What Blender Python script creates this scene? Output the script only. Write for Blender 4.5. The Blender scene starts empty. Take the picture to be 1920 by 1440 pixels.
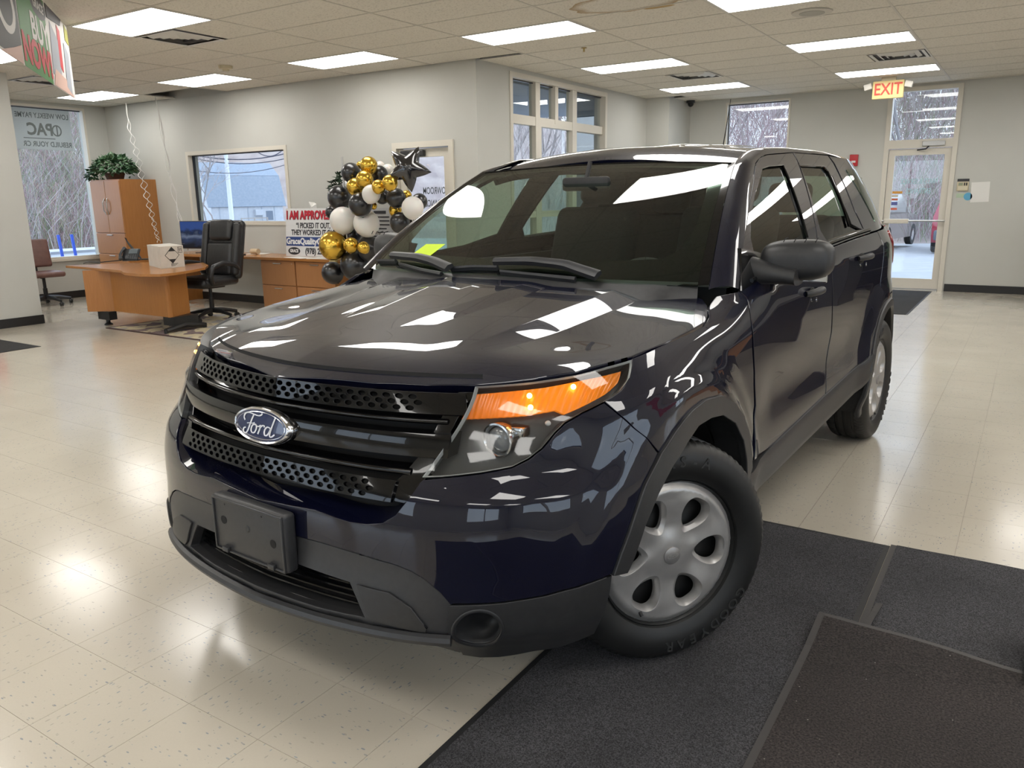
import bpy, bmesh, math, random
import numpy as np
from mathutils import Matrix, Vector
from mathutils.geometry import delaunay_2d_cdt
random.seed(7); rng = np.random.default_rng(7)
scene = bpy.context.scene
COL = scene.collection
# ------------------------------------------------------------------ camera
F_PX, YAW, PITCH, ROLL = 1484.14, -.5772, -.2303, -.0154
CAM = np.array([4.8646, -5.9948, 1.4474]); CEIL = 2.974
_fw = np.array([math.sin(YAW)*math.cos(PITCH), math.cos(YAW)*math.cos(PITCH), math.sin(PITCH)])
_rt = np.array([math.cos(YAW), -math.sin(YAW), 0.]); _up = np.cross(_rt, _fw)
_c, _s = math.cos(ROLL), math.sin(ROLL)
RC = np.array([_c*_rt+_s*_up, _c*_up-_s*_rt, _fw])
cd = bpy.data.cameras.new('camera'); cd.sensor_width = 36; cd.lens = F_PX*36/1920; cd.clip_start = .05; cd.clip_end = 500
camo = bpy.data.objects.new('camera', cd); COL.objects.link(camo)
M = Matrix.Identity(4)
for i in range(3):
    M[i][0], M[i][1], M[i][2], M[i][3] = RC[0][i], RC[1][i], -RC[2][i], CAM[i]
camo.matrix_world = M; scene.camera = camo
# ------------------------------------------------------------------ world, exposure
w = bpy.data.worlds.new('world'); scene.world = w; w.use_nodes = True
wn = w.node_tree.nodes; wl = w.node_tree.links
bg = wn['Background']; bg.inputs['Strength'].default_value = 3.0
tc = wn.new('ShaderNodeTexCoord'); sx = wn.new('ShaderNodeSeparateXYZ'); cr = wn.new('ShaderNodeValToRGB')
wl.new(tc.outputs['Generated'], sx.inputs[0]); wl.new(sx.outputs['Z'], cr.inputs[0]); wl.new(cr.outputs[0], bg.inputs['Color'])
cr.color_ramp.elements[0].position = 0.; cr.color_ramp.elements[0].color = (.80, .87, 1., 1)
cr.color_ramp.elements[1].position = .6; cr.color_ramp.elements[1].color = (.66, .78, 1., 1)
vs = scene.view_settings; vs.view_transform = 'Standard'; vs.look = 'None'; vs.gamma = 1; vs.use_curve_mapping = False; vs.exposure = 0.12
LIGHT_E = 9.5          # emission of the ceiling light diffusers

# ------------------------------------------------------------------ pixel helpers (1920x1440 frame)
def ray(px, py): return np.array([(px-960)/F_PX, -(py-720)/F_PX, 1.]) @ RC
def on(px, py, axis, val):
    d = ray(px, py); return CAM+d*(val-CAM[axis])/d[axis]
def onx(px, py, v): return on(px, py, 0, v)
def ony(px, py, v): return on(px, py, 1, v)
def onz(px, py, v): return on(px, py, 2, v)
def proj(P):
    v = (np.asarray(P, float)-CAM) @ RC.T
    return np.stack([960+F_PX*v[..., 0]/v[..., 2], 720-F_PX*v[..., 1]/v[..., 2]], -1)

# ------------------------------------------------------------------ materials
MATS = {}
def mat(name, color, rough=.5, metal=0., **k):
    if name in MATS: return MATS[name]
    m = bpy.data.materials.new(name); m.use_nodes = True; MATS[name] = m
    b = m.node_tree.nodes['Principled BSDF']
    b.inputs['Base Color'].default_value = (*color, 1); b.inputs['Roughness'].default_value = rough; b.inputs['Metallic'].default_value = metal
    for a, v in k.items():
        a = {'coat': 'Coat Weight', 'coat_r': 'Coat Roughness', 'spec': 'Specular IOR Level', 'trans': 'Transmission Weight', 'ior': 'IOR', 'alpha': 'Alpha', 'emit': 'Emission Strength', 'ecol': 'Emission Color', 'sheen': 'Sheen Weight', 'sub': 'Subsurface Weight'}[a]
        b.inputs[a].default_value = (*v, 1) if isinstance(v, tuple) else v
    return m
class NT:
    """small node-building helper"""
    def __init__(s, m): s.t = m.node_tree; s.n = s.t.nodes; s.l = s.t.links; s.b = s.n.get('Principled BSDF')
    def add(s, typ, **k):
        n = s.n.new('ShaderNode'+typ)
        for a, v in k.items():
            if a.startswith('i_'):
                key = a[2:]; key = int(key) if key.isdigit() else key.replace('_', ' ')
                n.inputs[key].default_value = v
            else: setattr(n, a, v)
        return n
    def link(s, a, b): s.l.new(a, b)
    def coord(s, kind='Object', scale=None, rot=None):
        c = s.add('TexCoord'); o = c.outputs[kind]
        if scale is not None:
            mp = s.add('Mapping'); mp.inputs['Scale'].default_value = scale
            if rot: mp.inputs['Rotation'].default_value = rot
            s.link(o, mp.inputs[0]); o = mp.outputs[0]
        return o
    def ramp(s, fac, stops, interp='LINEAR'):
        r = s.add('ValToRGB'); r.color_ramp.interpolation = interp
        e = r.color_ramp.elements
        while len(e) < len(stops): e.new(.5)
        for i, (p, c) in enumerate(stops): e[i].position = p; e[i].color = (*c, 1) if len(c) == 3 else c
        s.link(fac, r.inputs[0]); return r.outputs[0]
    def mix(s, fac, a, b, blend='MIX'):
        n = s.add('Mix', data_type='RGBA', blend_type=blend)
        for sock, v in ((n.inputs[0], fac), (n.inputs[6], a), (n.inputs[7], b)):
            if hasattr(v, 'links') or hasattr(v, 'is_linked'): s.link(v, sock)
            elif isinstance(v, tuple): sock.default_value = (*v, 1)
            else: sock.default_value = v
        return n.outputs[2]
    def noise(s, co, scale, detail=3, rough=.5):
        n = s.add('TexNoise'); n.inputs['Scale'].default_value = scale; n.inputs['Detail'].default_value = detail; n.inputs['Roughness'].default_value = rough
        s.link(co, n.inputs['Vector']); return n.outputs['Fac']
    def bump(s, h, strength=.2, dist=.01):
        n = s.add('Bump'); n.inputs['Strength'].default_value = strength; n.inputs['Distance'].default_value = dist
        s.link(h, n.inputs['Height']); s.link(n.outputs[0], s.b.inputs['Normal'])
    def base(s, c): s.link(c, s.b.inputs['Base Color'])
def noisy(name, c1, c2, scale, rough=.6, bump=0., bscale=None, **k):
    m = mat(name, c1, rough, **k); t = NT(m); co = t.coord()
    t.base(t.ramp(t.noise(co, scale, 4), [(.3, c1), (.7, c2)]))
    if bump: t.bump(t.noise(co, bscale or scale*3, 3), bump, .004)
    return m
def wood(name, c1, c2, axis=2, rough=.35):
    m = mat(name, c1, rough); t = NT(m); sc = [22, 22, 22]; sc[axis] = 1.2
    n = t.noise(t.coord('Object', sc), 4, 5, .6); t.base(t.ramp(n, [(.3, c1), (.7, c2)])); return m
def glass_mat(name, tint=(1, 1, 1), rough=0., see=.9):
    """thin window glass: clear pass-through mixed with a mirror coat by Fresnel"""
    m = bpy.data.materials.new(name); m.use_nodes = True; MATS[name] = m; t = NT(m); t.n.remove(t.b)
    tr = t.add('BsdfTransparent'); tr.inputs[0].default_value = (*tint, 1)
    gl = t.add('BsdfGlossy'); gl.inputs['Roughness'].default_value = rough; gl.inputs['Color'].default_value = (see, see, see, 1)
    fr = t.add('Fresnel'); mx = t.add('MixShader'); ge = t.add('NewGeometry'); io = t.add('MapRange')   # same mirror share seen from either face
    io.inputs['To Min'].default_value = 1.5; io.inputs['To Max'].default_value = 1/1.5; t.link(ge.outputs['Backfacing'], io.inputs['Value']); t.link(io.outputs[0], fr.inputs['IOR'])
    t.link(fr.outputs[0], mx.inputs[0]); t.link(tr.outputs[0], mx.inputs[1]); t.link(gl.outputs[0], mx.inputs[2])
    t.link(mx.outputs[0], t.n['Material Output'].inputs[0]); return m

# ------------------------------------------------------------------ objects and meshes
def props(o, label=None, cat=None, group=None, kind=None):
    if label: o['label'] = label
    if cat: o['category'] = cat
    if group: o['group'] = group
    if kind: o['kind'] = kind
    return o
def link(name, me, parent=None):
    o = bpy.data.objects.new(name, me); COL.objects.link(o)
    if parent: o.parent = parent
    return o
def empty(name, loc=(0, 0, 0), rz=0, label=None, cat=None, group=None, rot=None):
    o = bpy.data.objects.new(name, None); COL.objects.link(o); o.empty_display_size = .1
    o.location = loc; o.rotation_euler = rot if rot else (0, 0, rz)
    return props(o, label, cat, group)
def mesh(name, V, Fc, m=None, parent=None, smooth=False, normals=None):
    me = bpy.data.meshes.new(name); me.from_pydata([tuple(map(float, v)) for v in V], [], [tuple(map(int, f)) for f in Fc]); me.update()
    if m: me.materials.append(m)
    if smooth or normals is not None: me.polygons.foreach_set('use_smooth', [True]*len(me.polygons))
    if normals is not None: me.normals_split_custom_set_from_vertices([tuple(map(float, n)) for n in normals])
    return link(name, me, parent)
def copy_tree(o, parent=None):
    c = o.copy(); COL.objects.link(c); c.parent = parent
    for ch in list(o.children): copy_tree(ch, c)
    return c
class MB:
    """collects boxes, tubes, lathes... into one mesh"""
    def __init__(s): s.v = []; s.f = []
    def add(s, V, Fc):
        n = len(s.v); s.v += [tuple(map(float, v)) for v in V]; s.f += [tuple(int(i)+n for i in f) for f in Fc]; return s
    def box(s, x0, x1, y0, y1, z0, z1):
        return s.add([(x0, y0, z0), (x1, y0, z0), (x1, y1, z0), (x0, y1, z0), (x0, y0, z1), (x1, y0, z1), (x1, y1, z1), (x0, y1, z1)],
                     [(3, 2, 1, 0), (4, 5, 6, 7), (0, 1, 5, 4), (1, 2, 6, 5), (2, 3, 7, 6), (3, 0, 4, 7)])
    def rbox(s, x0, x1, y0, y1, z0, z1, r=.01, seg=2):
        bm = bmesh.new(); bmesh.ops.create_cube(bm, size=1)
        for v in bm.verts: v.co = Vector(((x0+x1)/2+v.co.x*(x1-x0), (y0+y1)/2+v.co.y*(y1-y0), (z0+z1)/2+v.co.z*(z1-z0)))
        bmesh.ops.bevel(bm, geom=list(bm.edges), offset=min(r, abs(x1-x0)*.49, abs(y1-y0)*.49, abs(z1-z0)*.49), segments=seg, profile=.5, affect='EDGES')
        return s.bm(bm)
    def bm(s, bm):
        bm.verts.index_update(); s.add([v.co[:] for v in bm.verts], [[v.index for v in f.verts] for f in bm.faces]); bm.free(); return s
    def tube(s, pts, r, n=8, cap=True):
        pts = [np.asarray(p, float) for p in pts]; R = r if hasattr(r, '__len__') else [r]*len(pts); V = []; Fc = []; pu = None
        for i, p in enumerate(pts):
            d = pts[min(i+1, len(pts)-1)]-pts[max(i-1, 0)]; d = d/(np.linalg.norm(d)+1e-9)
            if pu is None: pu = np.cross(d, (0, 0, 1.) if abs(d[2]) < .9 else (1., 0, 0))
            u = pu-d*(pu@d); u /= np.linalg.norm(u)+1e-9; pu = u; q = np.cross(d, u)
            for k in range(n):
                a = 2*math.pi*k/n; V.append(p+R[i]*(math.cos(a)*u+math.sin(a)*q))
        for i in range(len(pts)-1):
            for k in range(n): Fc.append((i*n+k, i*n+(k+1) % n, (i+1)*n+(k+1) % n, (i+1)*n+k))
        if cap: Fc.append(tuple(range(n))[::-1]); Fc.append(tuple((len(pts)-1)*n+k for k in range(n)))
        return s.add(V, Fc)
    def lathe(s, prof, n=32, axis='z', c=(0, 0, 0), a0=0, a1=2*math.pi):
        V = []; Fc = []; full = abs(a1-a0-2*math.pi) < 1e-6; m = n if full else n+1
        for r, h in prof:
            for k in range(m):
                a = a0+(a1-a0)*k/n; p = (r*math.cos(a), r*math.sin(a), h)
                if axis == 'y': p = (p[0], p[2], -p[1])
                if axis == 'x': p = (p[2], p[0], p[1])
                V.append((p[0]+c[0], p[1]+c[1], p[2]+c[2]))
        for i in range(len(prof)-1):
            for k in range(n if full else n):
                k2 = (k+1) % m; Fc.append((i*m+k, i*m+k2, (i+1)*m+k2, (i+1)*m+k))
        return s.add(V, Fc)
    def sphere(s, c, r, n=16, sc=(1, 1, 1)):
        prof = [(max(1e-4, math.sin(math.pi*i/n)), -math.cos(math.pi*i/n)) for i in range(n+1)]
        V = []; Fc = []; m = 2*n
        for a, h in prof:
            for k in range(m): V.append((c[0]+r*sc[0]*a*math.cos(2*math.pi*k/m), c[1]+r*sc[1]*a*math.sin(2*math.pi*k/m), c[2]+r*sc[2]*h))
        for i in range(n):
            for k in range(m): Fc.append((i*m+k, i*m+(k+1) % m, (i+1)*m+(k+1) % m, (i+1)*m+k))
        return s.add(V, Fc)
    def prism(s, pts, h0, h1, axis='z'):
        """2D outline extruded along an axis"""
        n = len(pts)
        def P(a, b, h): return {'z': (a, b, h), 'y': (a, h, b), 'x': (h, a, b)}[axis]
        V = [P(a, b, h0) for a, b in pts]+[P(a, b, h1) for a, b in pts]
        Fc = [tuple(range(n))[::-1], tuple(range(n, 2*n))]+[(i, (i+1) % n, n+(i+1) % n, n+i) for i in range(n)]
        return s.add(V, Fc)
    def xf(s, mtx):
        s.v = [tuple(mtx @ Vector(v)) for v in s.v]; return s
    def build(s, name, m=None, parent=None, smooth=False, angle=None):
        me = bpy.data.meshes.new(name); me.from_pydata(s.v, [], s.f); me.update()
        bm = bmesh.new(); bm.from_mesh(me); bmesh.ops.recalc_face_normals(bm, faces=bm.faces)
        if smooth:
            for f in bm.faces: f.smooth = True
            lim = math.radians(angle or 40)
            for e in bm.edges:
                if len(e.link_faces) == 2 and e.calc_face_angle(0) > lim: e.smooth = False
        bm.to_mesh(me); bm.free()
        if m: me.materials.append(m)
        return link(name, me, parent)
def text(name, body, size, m, parent=None, loc=(0, 0, 0), rot=(0, 0, 0), ext=.001, align='CENTER', sx=1., bold=0., shear=0., mw=None):
    cu = bpy.data.curves.new(name, 'FONT'); cu.body = body; cu.size = size; cu.extrude = ext; cu.align_x = align; cu.align_y = 'CENTER'; cu.offset = bold; cu.shear = shear
    cu.resolution_u = 3
    o = bpy.data.objects.new(name, cu); me = bpy.data.meshes.new_from_object(o); bpy.data.objects.remove(o); bpy.data.curves.remove(cu)
    me.name = name; me.materials.clear(); me.materials.append(m)
    o = link(name, me, parent); o.location = loc; o.rotation_euler = rot; o.scale = (sx, 1, 1)
    return o
# ================================================================== the showroom shell
XL, YA, XG, YF, XS = -7.956, 1.75, -.60, 7.438, -5.51     # left wall, window wall, glazed wall, far wall, stub wall
XR_, YB_ = 9.3, -11.0
wallm = noisy('wall_paint', (.495, .495, .46), (.51, .51, .475), 3, .62, .03, 200)
trimw = mat('cream_aluminium', (.62, .585, .51), .4); blackbase = mat('black_vinyl_base', (.012, .012, .013), .4)
darkmetal = mat('dark_window_bead', (.02, .02, .022), .4)
winglass = glass_mat('window_glass', (.93, .96, .96), 0., .9)
# ---- floor: composition tiles 12 x 12 inch with blue-grey chips
TS = .3048; FX, FY = 2.0, -4.7857
fm = mat('vinyl_tile', (.62, .57, .48), .14, spec=.30, coat=.6, coat_r=.16)
fm.node_tree.nodes['Principled BSDF'].inputs['Coat IOR'].default_value = 1.36; t = NT(fm)
geo = t.add('NewGeometry'); pos = geo.outputs['Position']
def chips(scale, rot, lo):
    mp = t.add('Mapping'); mp.inputs['Scale'].default_value = scale; mp.inputs['Rotation'].default_value = (0, 0, rot); t.link(pos, mp.inputs[0])
    v = t.add('TexVoronoi'); v.inputs['Scale'].default_value = 1; v.inputs['Randomness'].default_value = 1; t.link(mp.outputs[0], v.inputs['Vector'])
    sp = t.add('SeparateColor'); t.link(v.outputs['Color'], sp.inputs[0])
    sz = t.add('Math', operation='MULTIPLY', i_1=lo); t.link(sp.outputs[0], sz.inputs[0])
    lt = t.add('Math', operation='LESS_THAN'); t.link(v.outputs['Distance'], lt.inputs[0]); t.link(sz.outputs[0], lt.inputs[1])
    return lt.outputs[0], sp.outputs[1]
ck = t.add('TexChecker', i_Scale=1/TS); mpc = t.add('Mapping'); mpc.inputs['Location'].default_value = (-FX, -FY, .07); t.link(pos, mpc.inputs[0]); t.link(mpc.outputs[0], ck.inputs['Vector'])
a1, h1 = chips((34, 95, 60), .12, .26); a2, h2 = chips((95, 34, 60), .1, .26)
mask = t.mix(ck.outputs['Fac'], a1, a2); hue = t.mix(ck.outputs['Fac'], h1, h2)
nz = t.noise(pos, 1.3, 3); basec = t.ramp(nz, [(.3, (.505, .458, .378)), (.7, (.555, .508, .422))])
fine = t.noise(pos, 160, 2); basec = t.mix(t.ramp(fine, [(.45, (0, 0, 0)), (.62, (.10, .10, .10))]), basec, (.45, .42, .36))
chipc = t.ramp(hue, [(.0, (.40, .36, .30)), (.45, (.33, .32, .30)), (.6, (.19, .22, .27)), (1., (.33, .36, .38))])
ml = t.add('Math', operation='MULTIPLY', i_1=.8); t.link(mask, ml.inputs[0]); t.base(t.mix(ml.outputs[0], basec, chipc))
wv = t.noise(pos, 5, 2); t.bump(wv, .012, .03)
t.link(t.ramp(t.noise(pos, 2.2, 4), [(.3, (.14,)*3), (.75, (.24,)*3)]), t.b.inputs['Roughness'])
floor = props(MB().box(XL-.3, XR_+.3, YB_-.3, YF+.3, -.15, -.004).build('floor', mat('tile_joint', (.20, .18, .15), .6)), kind='structure')
tm = bpy.data.meshes.new('floor_tile'); g = .0006
bb = MB().box(g, TS-g, g, TS-g, -.004, 0); tm.from_pydata(bb.v, [], bb.f); tm.materials.append(fm)
cells = []
for i in range(int((XL-FX)/TS)-1, int((XR_-FX)/TS)+1):
    for j in range(int((YB_-FY)/TS)-1, int((YF-FY)/TS)+1):
        x, y = FX+i*TS, FY+j*TS; c = np.array([x+TS/2, y+TS/2, 0]); v = (c-CAM) @ RC.T
        vis = v[2] > .3 and abs(v[0]/v[2])*F_PX < 1010 and -1*F_PX*v[1]/v[2] < 800
        under = abs((w_ := (c-np.array([3.0, -4.9, 0])))[0]) < .95 and 0.2 < w_[1] < 4.6
        mats_ = 3.7 < c[0] < 5.6 and -5.2 < c[1] < -2.6
        cells.append((np.linalg.norm(c-CAM)+(0 if vis and not under and not mats_ else 100), x, y))
cells.sort(); far = MB()
for n, (d, x, y) in enumerate(cells):
    if n < 300: o = link('floor_tile', tm, floor); o.location = (x, y, 0)
    else: far.box(x+g, x+TS-g, y+g, y+TS-g, -.004, 0)
props(far.build('floor_tile', fm, floor), kind='stuff')
# ---- ceiling: 2 x 4 ft lay-in tiles on a T-bar grid
GX_, GY_ = 1.2192, .6096
cm = mat('ceiling_tile', (.62, .585, .52), .95); t = NT(cm); pos = t.add('NewGeometry').outputs['Position']
sp_ = t.noise(pos, 55, 2, .7); t.base(t.mix(t.ramp(sp_, [(.36, (.75,)*3), (.46, (0,)*3)]), (.68, .645, .575), (.48, .45, .395))); t.bump(sp_, .25, .004)
cs = cm.copy(); cs.name = 'ceiling_tile_stained'; MATS['cs'] = cs; t = NT(cs); pos = t.add('NewGeometry').outputs['Position']
old = t.b.inputs['Base Color'].links[0].from_socket
sxyz = t.add('SeparateXYZ'); t.link(pos, sxyz.inputs[0])
def blob(cx, cy, rx, ry):
    vm = t.add('VectorMath', operation='SUBTRACT'); t.link(pos, vm.inputs[0]); vm.inputs[1].default_value = (cx, cy, CEIL)
    sc_ = t.add('VectorMath', operation='MULTIPLY'); t.link(vm.outputs[0], sc_.inputs[0]); sc_.inputs[1].default_value = (1/rx, 1/ry, 0)
    ln = t.add('VectorMath', operation='LENGTH'); t.link(sc_.outputs[0], ln.inputs[0])
    ad = t.add('Math', operation='ADD'); t.link(ln.outputs['Value'], ad.inputs[0]); n_ = t.add('Math', operation='MULTIPLY', i_1=.35); t.link(t.noise(pos, 6, 3), n_.inputs[0]); t.link(n_.outputs[0], ad.inputs[1]); return ad.outputs[0]
f1 = t.ramp(blob(1.90, .36, .62, .36), [(.78, (0,)*3), (1.0, (.9,)*3), (1.18, (.85,)*3), (1.25, (0,)*3)]); f2 = t.ramp(blob(2.05, .66, .18, .05), [(.9, (.9,)*3), (1.25, (0,)*3)])
t.base(t.mix(f2, t.mix(f1, old, (.34, .22, .09)), (.40, .27, .10)))
tbar = mat('ceiling_grid', (.55, .52, .46), .5); lightm = mat('light_diffuser', (1, 1, 1), .4, emit=LIGHT_E, ecol=(1., .972, .925)); ventm = mat('vent_white', (.62, .61, .58), .45); ventd = mat('vent_dark', (.07, .065, .07), .6)
ceiling = props(MB().box(XL-.3, XR_+.3, YB_-.3, YF+.3, CEIL+.35, CEIL+.40).build('ceiling', mat('plenum_deck', (.10, .09, .08), .9)), kind='structure')
LIGHTS = [(m, k) for m in (-6, -4, -2, 0, 2, 4, 6) for k in (-15, -11, -7, -3, 1, 5, 9) if not (m < 0 and k > 1)]
VENTS = {(-2, -2): (0, .5), (0, 7): (.5, 1), (2, 7): (.5, 1), (-5, -1): (.0, .5)}
SKIP = {(-5, 2)}
tile = bpy.data.meshes.new('ceiling_tile'); bb = MB().box(.006, GX_-.006, .006, GY_-.006, .003, .018); tile.from_pydata(bb.v, [], bb.f); tile.materials.append(cm)
tile2 = tile.copy(); tile2.materials.clear(); tile2.materials.append(cs)
rest = MB()
for m in range(-7, 8):
    for k in range(-18, 13):
        x, y = m*GX_, k*GY_
        if m == -1 and YA-.3 < y < YF-.1 and k != 2:      # cut tiles along the glazed wall
            MB().box(XG+.006, -.006, y+.006, min(y+GY_, 6.5 if y < 6.5 else YF)-.006, CEIL+.003, CEIL+.018).build('ceiling_tile', cm, ceiling)
        if x+GX_ < XL or x > XR_ or y > YF-.05 or (m < 0 and y > YA-.05): continue
        if (m, k) in LIGHTS or (m, k) in SKIP: continue
        px = proj(np.array([[x, y, CEIL], [x+GX_, y, CEIL], [x, y+GY_, CEIL], [x+GX_, y+GY_, CEIL]])); inv = ((np.array([x, y, CEIL])-CAM) @ RC.T)[2] > .2 and (px[:, 1].max() > -10) and px[:, 0].max() > -10 and px[:, 0].min() < 1930 and px[:, 1].min() < 400
        ve = VENTS.get((m, k))
        if inv and not ve:
            x1 = min(x+GX_, XR_); o = link('ceiling_tile', tile2 if (m, k) in ((1, 0), (1, 1)) else tile, ceiling); o.location = (x, y, CEIL)
            yl = YA if m < 0 else YF
            if y+GY_ > yl: o.scale = (1, (yl-y-.01)/GY_, 1)
        elif ve:
            a, b_ = (x+.5*GX_, x+GX_) if ve[0] == 0 else (x, x+.5*GX_); o = MB().box(a+.006, b_-.006, y+.006, y+GY_-.006, CEIL+.003, CEIL+.018).build('ceiling_tile', cm, ceiling)
        else: rest.box(x+.006, x+GX_-.006, y+.006, min(y+GY_-.006, YF), CEIL+.003, CEIL+.018)
props(rest.build('ceiling_tile', cm, ceiling), kind='stuff')
for m in range(-6, 8):
    x = m*GX_; y1 = YA if m < 0 else YF
    MB().box(x-.010, x+.010, YB_, y1, CEIL-.001, CEIL+.004).build('grid_bar', tbar, ceiling)
for k in range(-18, 13):
    y = k*GY_
    if y < YF: MB().box(XL if y < YA else XG, XR_, y-.008, y+.008, CEIL-.0005, CEIL+.0035).build('grid_bar', tbar, ceiling)
# troffer lights
ltile = bpy.data.meshes.new('diffuser'); bb = MB(); bb.box(.028, GX_-.028, .028, GY_-.028, -.002, .004); ltile.from_pydata(bb.v, [], bb.f); ltile.materials.append(lightm)
lfr = bpy.data.meshes.new('light_frame'); bb = MB()
for q in ((.008, GX_-.008, .008, .028), (.008, GX_-.008, GY_-.028, GY_-.008), (.008, .028, .028, GY_-.028), (GX_-.028, GX_-.008, .028, GY_-.028)): bb.box(*q, -.004, .03)
bb.box(.01, GX_-.01, .01, GY_-.01, .03, .10)
lfr.from_pydata(bb.v, [], bb.f); lfr.materials.append(ventm)
LN = {(-2, -3): 'big lit ceiling panel beside the four-way vent at upper left', (-4, 1): 'lit ceiling panel just below the smoke detector', (-6, 1): 'lit ceiling panel next to the open ceiling gap', (-2, 1): 'lit ceiling panel above the office window wall, right of the smoke detector', (0, 1): 'lit ceiling panel nearest the corner of the window wall',
      (0, 5): 'lit ceiling panel in front of the multi-pane glazing', (0, 9): 'small far lit ceiling panel near the dome camera', (2, 1): 'lit ceiling panel cut by the top edge next to the round speaker', (2, 5): 'lit ceiling panel between the round speaker and a vent at right', (2, 9): 'lit ceiling panel just in front of the exit sign', (-4, -3): 'lit ceiling panel half hidden by the sale banner'}
for m, k in LIGHTS:
    L_ = empty('ceiling_light', (m*GX_, k*GY_, CEIL), 0, LN.get((m, k), 'lit ceiling panel behind the viewer'), 'ceiling light', 'fluorescent ceiling panels'); link('diffuser', ltile, L_); link('light_frame', lfr, L_)
# square four-way vents
def vent(x, y, label):
    V_ = empty('ceiling_vent', (x+.3048, y+.3048, CEIL), 0, label, 'vent', 'four-way ceiling vents')
    MB().box(-.29, .29, -.29, .29, .02, .03).build('vent_throat', ventd, V_)
    for i, r in enumerate((.285, .215, .150, .090)):
        b = MB(); r2 = r-.042 if i else r-.035; z0, z1 = (-.005, -.003) if i == 0 else (.010, -.012)
        for a in range(4):
            q = [(r, -r, z0), (r, r, z0), (r2, r2, z1), (r2, -r2, z1)]; ca, sa = math.cos(a*math.pi/2), math.sin(a*math.pi/2)
            b.add([(ca*p[0]-sa*p[1], sa*p[0]+ca*p[1], p[2]) for p in q], [(0, 1, 2, 3)])
        b.build('vent_louvre' if i else 'vent_frame', ventm, V_)
    MB().box(-.045, .045, -.045, .045, .0, .006).build('vent_centre', ventm, V_)
vent(-2*GX_, -2*GY_, 'four-way ceiling vent beside the big lit panel at upper left'); vent(.5*GX_, 7*GY_, 'four-way ceiling vent between the two middle lit panels'); vent(2.5*GX_, 7*GY_, 'four-way ceiling vent above the exit sign at right'); vent(-5*GX_, -1*GY_, 'four-way ceiling vent over the left window')
# ---- walls
def wall(name, boxes, m=wallm):
    b = MB()
    for q in boxes: b.box(*q)
    return props(b.build(name, m), kind='structure')
T_ = .2; HT = CEIL+.35
wy0, wy1, wz0, wz1 = .18, 1.405, .62, 2.93
wall('wall_left', [(XL-T_, XL, YB_, wy0, 0, HT), (XL-T_, XL, wy1, YA+T_, 0, HT), (XL-T_, XL, wy0, wy1, 0, wz0), (XL-T_, XL, wy0, wy1, wz1, HT)])
ax0, ax1, az0, az1 = -5.97, -3.77, 1.13, 2.20; dx0, dx1, dz1 = -1.88, -.94, 2.13
wall('wall_windows', [(XL, ax0, YA, YA+T_, 0, HT), (ax0, ax1, YA, YA+T_, 0, az0), (ax0, ax1, YA, YA+T_, az1, HT), (ax1, dx0, YA, YA+T_, 0, HT), (dx0, dx1, YA, YA+T_, dz1, HT), (dx1, XG-T_, YA, YA+T_, 0, HT)])
gy0, gy1, gz1 = 2.44, 5.06, 2.93; gz0 = .45
wall('wall_glazed', [(XG-T_, XG, YA, gy0, 0, HT), (XG-T_, XG, gy0, gy1, 0, gz0), (XG-T_, XG, gy0, gy1, gz1, HT), (XG-T_, XG, gy1, 6.50, 0, HT), (XG-.2, -.21, 6.50, YF+T_, 0, HT)])
fx0, fx1, fz1, fz0 = .40, 1.44, 2.92, 1.0; ex0, ex1 = 2.85, 3.82
wall('wall_far', [(-.21, fx0, YF, YF+T_, 0, HT), (fx0, fx1, YF, YF+T_, 0, fz0), (fx0, fx1, YF, YF+T_, fz1, HT), (fx1, ex0, YF, YF+T_, 0, HT), (ex0, ex1, YF, YF+T_, 2.94, HT), (ex1, XR_+T_, YF, YF+T_, 0, HT)])
wall('wall_stub', [(XS-.26, XS, YB_, -.89, 0, HT)])
rw = [(-9.2, -6.4), (-5.4, -2.6), (1.0, 3.6)]
bx = []; y0 = YB_
for a, b_ in rw: bx += [(XR_, XR_+T_, y0, a, 0, HT), (XR_, XR_+T_, a, b_, 0, .8), (XR_, XR_+T_, a, b_, 2.5, HT)]; y0 = b_
wall('wall_right', bx+[(XR_, XR_+T_, y0, YF, 0, HT)])
bw = [(-4.6, -1.2), (-.6, 2.6), (5.6, 8.4)]
bx = []; x0 = XL
for a, b_ in bw: bx += [(x0, a, YB_-T_, YB_, 0, HT), (a, b_, YB_-T_, YB_, 0, .7), (a, b_, YB_-T_, YB_, 2.6, HT)]; x0 = b_
wall('wall_back', bx+[(x0, XR_, YB_-T_, YB_, 0, HT)])
for i, q in enumerate([(XL, XL+.012, YB_, YA, 0, .11), (XL, dx0, YA-.012, YA, 0, .11), (XS, XS+.012, YB_, -.89, 0, .11), (XS-.26, XS+.012, -.89, -.878, 0, .11), (ex1+.02, XR_, YF-.012, YF, 0, .11), (-.21, ex0-.02, YF-.012, YF, 0, .11), (XG, XG+.012, YA, 6.5, 0, .11), (dx1, XG+.012, YA-.012, YA, 0, .11)]):
    props(MB().box(*q).build('baseboard_'+('left', 'windows', 'stub', 'stub_end', 'far_right', 'far', 'glazed', 'entrance')[i], blackbase), kind='structure')
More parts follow.
